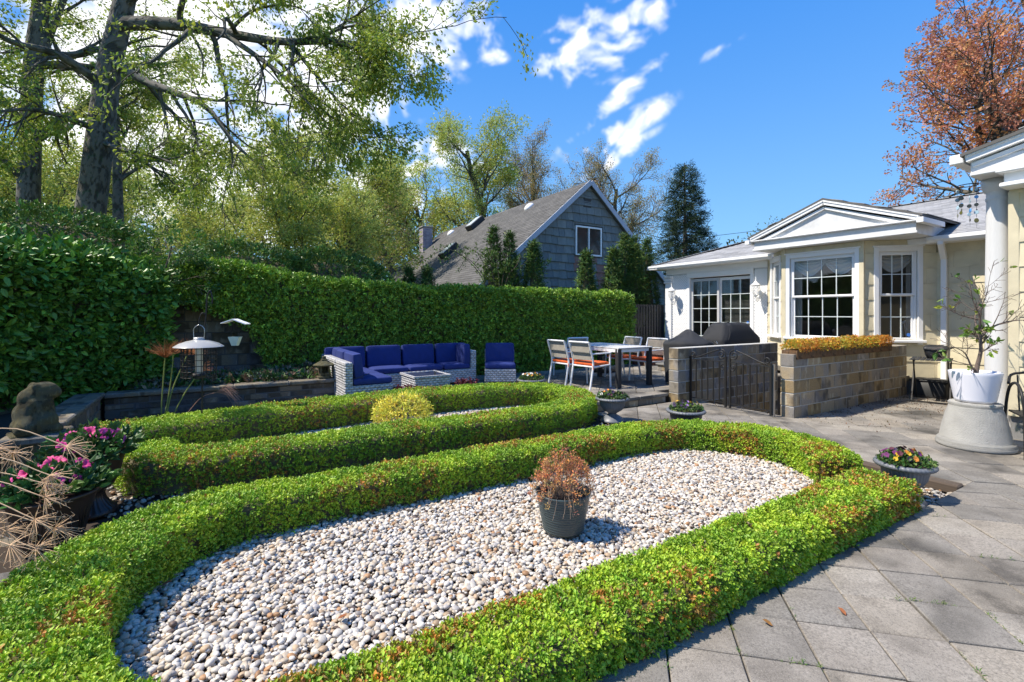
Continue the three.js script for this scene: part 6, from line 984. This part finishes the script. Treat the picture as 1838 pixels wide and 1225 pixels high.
{ // ribbed green pot with a dying shrub
  const t = thing('ribbed_pot', 'ribbed dark green pot with a dying orange-brown shrub on the pebbles', 'flower pot', [2.19, -0.035, -2.82]), r = rng(561), pf = [[0.001, 0], [0.14, 0], [0.148, 0.012]];
  for (let i = 0; i <= 46; i++) { const u = i / 46; pf.push([0.148 + 0.047 * u + 0.0028 * Math.sin(i * Math.PI * 2 / 3.3) * (u < .96 ? 1 : 0), 0.015 + 0.255 * u]); } pf.push([0.203, 0.274], [0.205, 0.284], [0.197, 0.288], [0.188, 0.27], [0.18, 0.2]); mesh('pot', lathe(pf, 56), M.greenPot, t); mesh('soil', cyl(0.18, 0.18, 0.02, 0, 0.22, 0, 28), M.soil, t);
  const st = [], list = [];
  for (let k = 0; k < 150; k++) { const a = r() * 6.283, sp = Math.sqrt(r()), L = 0.22 + 0.1 * r(), dx = Math.cos(a) * sp, dz = Math.sin(a) * sp, droop = sp > 0.85 ? -0.10 : 0, pts = curvePts([[dx * 0.05, 0.22, dz * 0.05], [dx * 0.12, 0.22 + L * 0.45, dz * 0.12], [dx * 0.2, 0.22 + L * (0.9 - 0.45 * sp * sp), dz * 0.2], [dx * 0.24, 0.22 + L * (1.15 - 0.8 * sp * sp) + droop, dz * 0.24]].map((p) => [p[0] + (r() - .5) * .03, p[1] + (r() - .5) * .02, p[2] + (r() - .5) * .03]), 7); st.push(tube(pts, 0.0016, 3)); for (let i = 4; i < pts.length; i++) for (let q = 0; q < 2; q++) if (r() < 0.75) list.push({ p: pts[i].clone().add(V(r() - .5, r() - .5, r() - .5).multiplyScalar(.025)), n: V(dx * .6, 1, dz * .6), s: 0.7 + 0.6 * r(), c: vary(r, r() < .45 ? [0.60, 0.27, 0.11] : r() < .5 ? [0.42, 0.16, 0.11] : [0.64, 0.38, 0.13], 0.3) }); }
  for (let k = 0; k < 16; k++) { const a = k * 0.4 + r(), R = 0.19; st.push(tube(curvePts([[Math.cos(a) * 0.12, 0.25, Math.sin(a) * 0.12], [Math.cos(a) * R, 0.3, Math.sin(a) * R], [Math.cos(a) * 0.235, 0.24, Math.sin(a) * 0.235], [Math.cos(a) * 0.24 + (r() - .5) * .05, 0.16 + r() * .05, Math.sin(a) * 0.24]], 8), 0.0014, 3)); }
  mesh('twigs', st, std([0.34, 0.25, 0.19], 1), t); scatter('dry_leaves', sprig(5, 0.02, 0.02, 0.009, [0.8, 0.3], 562, { side: 1 }), M.straw, list, t, r, 0.6);
}
{ // yellow shrub
  const t = thing('yellow_shrub', 'golden yellow shrub in a low dark pot inside the far hedge loop', 'potted shrub', [2.12, 0.045, -6.12]), r = rng(571), list = [];
  mesh('pot', lathe([[0.001, 0], [0.17, 0], [0.195, 0.1], [0.205, 0.12], [0.195, 0.125], [0.001, 0.1]], 36), M.darkPot, t); mesh('stems', Array.from({ length: 12 }, (_, k) => tube([V(0, 0.1, 0), V(Math.cos(k) * 0.16, 0.3, Math.sin(k) * 0.16)], 0.004, 4)), M.twig, t);
  for (let k = 0; k < 700; k++) { const a = r() * 6.283, b = Math.acos(1 - 1.25 * r()), R = 0.34 * (0.75 + 0.3 * r()); const n = V(Math.cos(a) * Math.sin(b), Math.cos(b) * 0.75, Math.sin(a) * Math.sin(b)); list.push({ p: n.clone().multiplyScalar(R).add(V(0, 0.16, 0)), n: n.clone().normalize(), s: 0.7 + 0.6 * r(), c: vary(r, r() < 0.12 ? [0.45, 0.30, 0.12] : [0.80, 0.76, 0.12], 0.2) }); }
  scatter('foliage', sprig(6, 0.05, 0.042, 0.014, [0.8, 0.4], 572, { side: 1 }), M.leaf, list, t, r, 0.6);
  for (const [x, z, lab] of [[3.75, -7.55, 'low red-leaved plant in front of the navy sofa'], [2.62, -7.4, 'low red-leaved plant beside the wicker coffee table']]) { const p = thing('red_plant', lab, 'plant', [x, 0.1, z]); mesh('stems', Array.from({ length: 6 }, (_, k) => tube([V(0, 0, 0), V(Math.cos(k) * 0.12, 0.2, Math.sin(k) * 0.12)], 0.004, 4)), M.twig, p); const l = []; for (let k = 0; k < 110; k++) { const a = r() * 6.28, q = Math.sqrt(r()) * 0.2; l.push({ p: V(Math.cos(a) * q, 0.24 * Math.sqrt(r()) + .03, Math.sin(a) * q), n: V(0, 1, 0), s: .8 + .5 * r(), c: vary(r, [0.16, 0.02, 0.035], .35) }); } scatter('foliage', pansyLeaf, M.leaf, l, p, r, .8); }
}
// ---------- raised-bed ornaments and plants ----------
function papyrus(name, label, pos, stems, seed, opt) {
  const t = thing(name, label, 'plant', pos), r = rng(seed), st = [], rays = [];
  for (const [pts, R, n, fl] of stems) {
    const c = curvePts(pts, 14); st.push(tube(c, opt.stemR ?? 0.007, 6)); const e = c[14], d = e.clone().sub(c[12]).normalize();
    for (let k = 0; k < n; k++) { const v = V(r() - 0.5, r() - 0.5, r() - 0.5).normalize().multiplyScalar(fl ?? 0.95).add(d).normalize(), L = R * (0.6 + 0.5 * r()), m = e.clone().addScaledVector(v, L * 0.6), q = e.clone().addScaledVector(v, L).add(V(0, -(opt.droop ?? 0.15) * L, 0)); rays.push(tube([e, m, q], [0.0022, 0.0016, 0.0008], 3)); if (opt.tuft) for (let w = 0; w < 3; w++) rays.push(tube([q, q.clone().add(V(r() - .5, r() - .5, r() - .5).multiplyScalar(0.04))], [0.001, 0.0006], 3)); }
  }
  mesh('stems', st, opt.stemM, t); mesh('umbels', rays, opt.rayM, t).userData.kind = 'stuff';
  return t;
}
{
  const straw = std([0.66, 0.44, 0.26], 0.9), rust = std([0.36, 0.14, 0.05], 0.9), green = std([0.22, 0.26, 0.06], 0.7), pink = std([0.36, 0.20, 0.14], 0.9);
  papyrus('papyrus_plant', 'papyrus with green stems and rusty umbrella heads before the low dark wall', [-0.55, 0, -7.5], [[[[0, 0, 0], [0.02, 0.5, 0.0], [0.05, 0.98, 0.0]], 0.28, 110, .9], [[[0.03, 0, 0], [0.12, 0.55, 0.0], [0.28, 1.0, 0.0]], 0.26, 110, .9], [[[0.05, 0, 0.02], [0.22, 0.45, 0.05], [0.42, 0.80, 0.05]], 0.2, 46, 1], [[[0, 0, 0.02], [0.1, 0.6, 0], [0.14, 1.05, 0.05]], 0.2, 46, 1]], 581, { stemM: green, rayM: rust, droop: 0.1 });
  papyrus('dry_umbel', 'fallen pinkish dry papyrus head hanging by the low dark wall', [-0.1, 0.02, -7.45], [[[[-0.2, 0.2, 0], [0, 0.45, 0.05], [0.15, 0.5, 0.1]], 0.28, 50, 0.5]], 582, { stemM: pink, rayM: pink, droop: 0.5, stemR: 0.004 });
  const st = [], r = rng(583), Q = (a, y, b) => [a * 0.85 - b * 0.527, y, a * 0.527 + b * 0.85];
  for (let k = 0; k < 17; k++) { const y = 0.30 + 0.78 * (k / 21) + (r() - 0.5) * 0.08, rr = 0.42 + r() * 0.42, b = (r() - 0.5) * 0.7; st.push([[Q(0, 0.25, b * 0.2), Q(rr * 0.35, y * 0.8 + 0.16, b * 0.5), Q(rr * 0.75, y + 0.05 + 0.06 * r(), b * .8), Q(rr + 0.05, y - 0.02, b)], 0.11, 24, 1.3]); }
  papyrus('dead_papyrus', 'dead straw-coloured papyrus with feathery heads leaning over the petunia pots', [-1.56, 0, -3.66], st, 584, { stemM: straw, rayM: straw, droop: 0.05, stemR: 0.003, tuft: true });
  const pot = thing('dark_pot', 'dark pot holding the dead papyrus', 'flower pot', [-1.56, -0.05, -3.66]); mesh('pot', lathe([[0.001, 0], [0.13, 0], [0.17, 0.28], [0.185, 0.3], [0.17, 0.31], [0.001, 0.28]], 32), M.brownPot, pot); mesh('soil', cyl(0.15, 0.15, 0.02, 0, 0.28, 0), M.soil, pot);
}
{ // hostas and low cover
  const r = rng(591);
  const hosta = (label, x, z, n, s, c1) => { const t = thing('hosta', label, 'plant', [x, 0.40, z], 0, 'hostas in the raised bed'); for (let k = 0; k < n; k++) { const L = 0.26 * s, g = flat(leafTris(L, L * 0.62, 0.03 * s, -0.05, 2).concat()); const m = mesh('leaf', g, c1[k % c1.length], t); m.rotation.set(-0.75 + 0.5 * r(), k / n * 6.283 + r() * 0.4, 0, 'YXZ'); m.position.y = 0.02; } return t; };
  const c1 = [leafMat(.2), leafMat(.2), leafMat(.2)]; [[0.09, 0.20, 0.12], [0.14, 0.27, 0.15], [0.22, 0.32, 0.14]].forEach((c, i) => c1[i].color.setRGB(...c));
  hosta('large blue-green hosta in the raised bed behind the bird feeder', 0.72, -8.75, 12, 1.25, c1); hosta('pale hosta beside the large blue-green one in the raised bed', 0.32, -8.65, 9, 1.0, [c1[2], c1[1]]); hosta('small green hosta by the wall edge under the bird feeder', 0.0, -8.55, 8, 0.8, [c1[1]]);
  const list = []; for (let k = 0; k < 1500; k++) { const x = lerp(-0.9, 1.7, r()), z = lerp(-9.5, -8.42, r()); list.push({ p: V(x, 0.40 + 0.12 * r() * vn(x * 3, z * 3, 5), z), n: V(0, 1, 0), s: 0.7 + 0.9 * r(), c: vary(r, r() < 0.5 ? [0.07, 0.15, 0.03] : [0.24, 0.18, 0.12], 0.4) }); }
  tag(scatter('ground_cover', privet, M.leaf, list, scene, r, 0.8), 'mixed low leaves and dry stems covering the raised bed', 'ground cover', undefined, 'stuff');
}
{ // bird feeder
  const t = thing('bird_feeder', 'caged bird feeder under a clear dome on a black shepherd hook pole', 'bird feeder', [-0.08, 0.03, -6.72]);
  const Q = (a, y, b) => [a * 0.85 - b * 0.527, y, a * 0.527 + b * 0.85];
  mesh('pole', tube(curvePts([Q(-0.02, 0, 0), Q(-0.01, 0.9, 0), Q(0.03, 1.55, 0), Q(0.045, 1.72, 0), Q(0.075, 1.78, 0), Q(0.1, 1.70, 0), Q(0.1, 1.63, 0)], 40), 0.008, 8), M.iron, t);
  mesh('hook_arm', tube(curvePts([Q(0.03, 1.5, 0), Q(0.0, 1.52, 0.02), Q(-0.03, 1.46, 0.03), Q(-0.035, 1.38, 0.03)], 14), 0.006, 6), M.iron, t);
  const c = Q(-0.035, 0, 0.03);
  mesh('hanger', tube(curvePts([[c[0] - 0.05, 1.22, c[2] - 0.03], [c[0] - 0.05, 1.34, c[2] - 0.03], [c[0], 1.38, c[2]], [c[0] + 0.05, 1.34, c[2] + 0.03], [c[0] + 0.05, 1.22, c[2] + 0.03]], 20), 0.004, 6), M.steel, t);
  mesh('dome', lathe([[0.255, 1.125], [0.252, 1.13], [0.2, 1.165], [0.13, 1.19], [0.06, 1.205], [0.055, 1.21], [0.055, 1.235], [0.001, 1.238]], 40).translate(c[0], 0, c[2]), new THREE.MeshPhysicalMaterial({ color: new THREE.Color().setRGB(0.75, 0.75, 0.76), roughness: 0.3, transmission: 0.55, thickness: 0, side: THREE.DoubleSide }), t);
  mesh('seed_tube', cyl(0.038, 0.038, 0.32, c[0], 0.97, c[2], 20), std([0.55, 0.50, 0.40], 0.5), t); mesh('base', lathe([[0.001, 0.76], [0.06, 0.76], [0.07, 0.79], [0.06, 0.82], [0.001, 0.82]], 20).translate(c[0], 0, c[2]), M.iron, t);
  const cg = []; for (let k = 0; k < 22; k++) { const a = k / 22 * 6.283; cg.push(tube([V(c[0] + 0.175 * Math.cos(a), 0.77, c[2] + 0.175 * Math.sin(a)), V(c[0] + 0.175 * Math.cos(a), 1.12, c[2] + 0.175 * Math.sin(a))], 0.004, 4)); } for (let j = 0; j < 6; j++) cg.push(new THREE.TorusGeometry(0.175, 0.004, 4, 40).rotateX(Math.PI / 2).translate(c[0], 0.78 + j * 0.066, c[2]));
  mesh('cage', cg, M.iron, t);
  const o = thing('hanging_feeder', 'little white roofed feeder hanging behind the caged bird feeder', 'bird feeder', [0.25, 1.2, -7.0], -0.55); const Z = [0, 0, 0]; void Z;
  mesh('roof', [bar([-0.15, 0.22, 0], [0, 0.27, 0], 0.012, 0.12), bar([0, 0.27, 0], [0.16, 0.21, 0], 0.012, 0.12)], M.trim, o); mesh('tray', flat([[[-0.07, 0.05, 0.04], [-0.03, -0.06, 0.03], [0.03, -0.06, 0.03]], [[-0.07, 0.05, 0.04], [0.03, -0.06, 0.03], [0.07, 0.05, 0.04]], [[-0.07, 0.05, -0.04], [0.03, -0.06, -0.03], [-0.03, -0.06, -0.03]], [[-0.07, 0.05, -0.04], [0.07, 0.05, -0.04], [0.03, -0.06, -0.03]], [[-0.07, 0.05, 0.04], [-0.07, 0.05, -0.04], [-0.03, -0.06, -0.03]], [[-0.07, 0.05, 0.04], [-0.03, -0.06, -0.03], [-0.03, -0.06, 0.03]], [[0.07, 0.05, 0.04], [0.03, -0.06, 0.03], [0.03, -0.06, -0.03]], [[0.07, 0.05, 0.04], [0.03, -0.06, -0.03], [0.07, 0.05, -0.04]]]), std([0.5, 0.58, 0.5], 0.7, { side: THREE.DoubleSide }), o); mesh('wires', [bar([-0.05, 0.05, 0], [-0.02, 0.262, 0], 0.003), bar([0.05, 0.05, 0], [0.02, 0.262, 0], 0.003), bar([0, 0.27, 0], [0, 0.62, 0.05], 0.003)], M.iron, o);
}
{ // stone lantern on the wall end
  const t = thing('stone_lantern', 'small mossy stone lantern on the low wall next to the wicker sofa', 'lantern', [1.55, 0.492, -8.28]);
  mesh('base', [cbox(0.2, 0.04, 0.2, 0.01, 0, 0.02, 0), cbox(0.15, 0.05, 0.15, 0.01, 0, 0.065, 0)], M.mossStone, t); mesh('light_box', [cbox(0.03, 0.11, 0.15, 0.006, -0.06, 0.145, 0), cbox(0.03, 0.11, 0.15, 0.006, 0.06, 0.145, 0), cbox(0.09, 0.11, 0.03, 0.006, 0, 0.145, -0.06)], M.mossStone, t);
  mesh('roof', lathe([[0.001, 0.3], [0.05, 0.29], [0.09, 0.265], [0.165, 0.225], [0.175, 0.21], [0.16, 0.2], [0.001, 0.2]], 6).rotateY(0.4), M.mossStone, t); mesh('finial', [cbox(0.09, 0.02, 0.09, 0.006, 0, 0.302, 0), cbox(0.055, 0.05, 0.055, 0.01, 0, 0.335, 0)], M.mossStone, t);
}
{ // mossy crouching statue
  const balls = [[0, 0.10, 0.02, 0.15], [-0.02, 0.2, -0.02, 0.135], [0.02, 0.28, 0.02, 0.12], [0.10, 0.13, 0.09, 0.07], [0.10, 0.13, -0.08, 0.07], [0.11, 0.05, 0.1, 0.05], [0.16, 0.035, 0.1, 0.042], [0.11, 0.05, -0.08, 0.05], [0.16, 0.035, -0.08, 0.042], [-0.08, 0.07, 0.11, 0.08], [-0.08, 0.07, -0.1, 0.08], [0.04, 0.40, 0.01, 0.095], [0.09, 0.42, 0.01, 0.08], [0.145, 0.40, 0.01, 0.05], [0.16, 0.375, 0.01, 0.035], [0.0, 0.47, 0.06, 0.03], [0.0, 0.47, -0.04, 0.03], [-0.04, 0.36, 0.01, 0.08], [0.07, 0.22, 0.02, 0.08]];
  const mc = new MarchingCubes(44, M.mossStone, false, false, 60000), n = 44, f = mc.field, S = 0.34, oy = 0.24;
  for (let z = 0; z < n; z++) for (let y = 0; y < n; y++) for (let x = 0; x < n; x++) { const px = (x / n * 2 - 1) * S, py = (y / n * 2 - 1) * S + oy, pz = (z / n * 2 - 1) * S; let s = 0; for (const b of balls) s += Math.exp(-75 * (Math.hypot(px - b[0], py - b[1], pz - b[2]) - b[3])); let d = -Math.log(s + 1e-12) / 75; d += 0.012 * (fbm(px * 22 + pz * 13, py * 22 + pz * 9, 3, 4) - 0.5); f[x + y * n + z * n * n] = -d; }
  mc.isolation = 0; mc.update(); const g = new THREE.BufferGeometry(); g.setAttribute('position', new THREE.BufferAttribute(mc.positionArray.slice(0, mc.count * 3), 3)); g.setAttribute('normal', new THREE.BufferAttribute(mc.normalArray.slice(0, mc.count * 3), 3)); g.scale(S, S, S); g.translate(0, oy, 0); metric(g);
  const t = thing('stone_statue', 'mossy stone statue of a crouching animal on the pier', 'statue', [-1.35, 0.475, -5.93], 0.35); t.scale.setScalar(0.9); mesh('figure', g, M.mossStone, t); mesh('plinth', cbox(0.36, 0.03, 0.30, 0.008, 0, 0.0, 0), M.mossStone, t);
}
renderer.render(scene, camera);
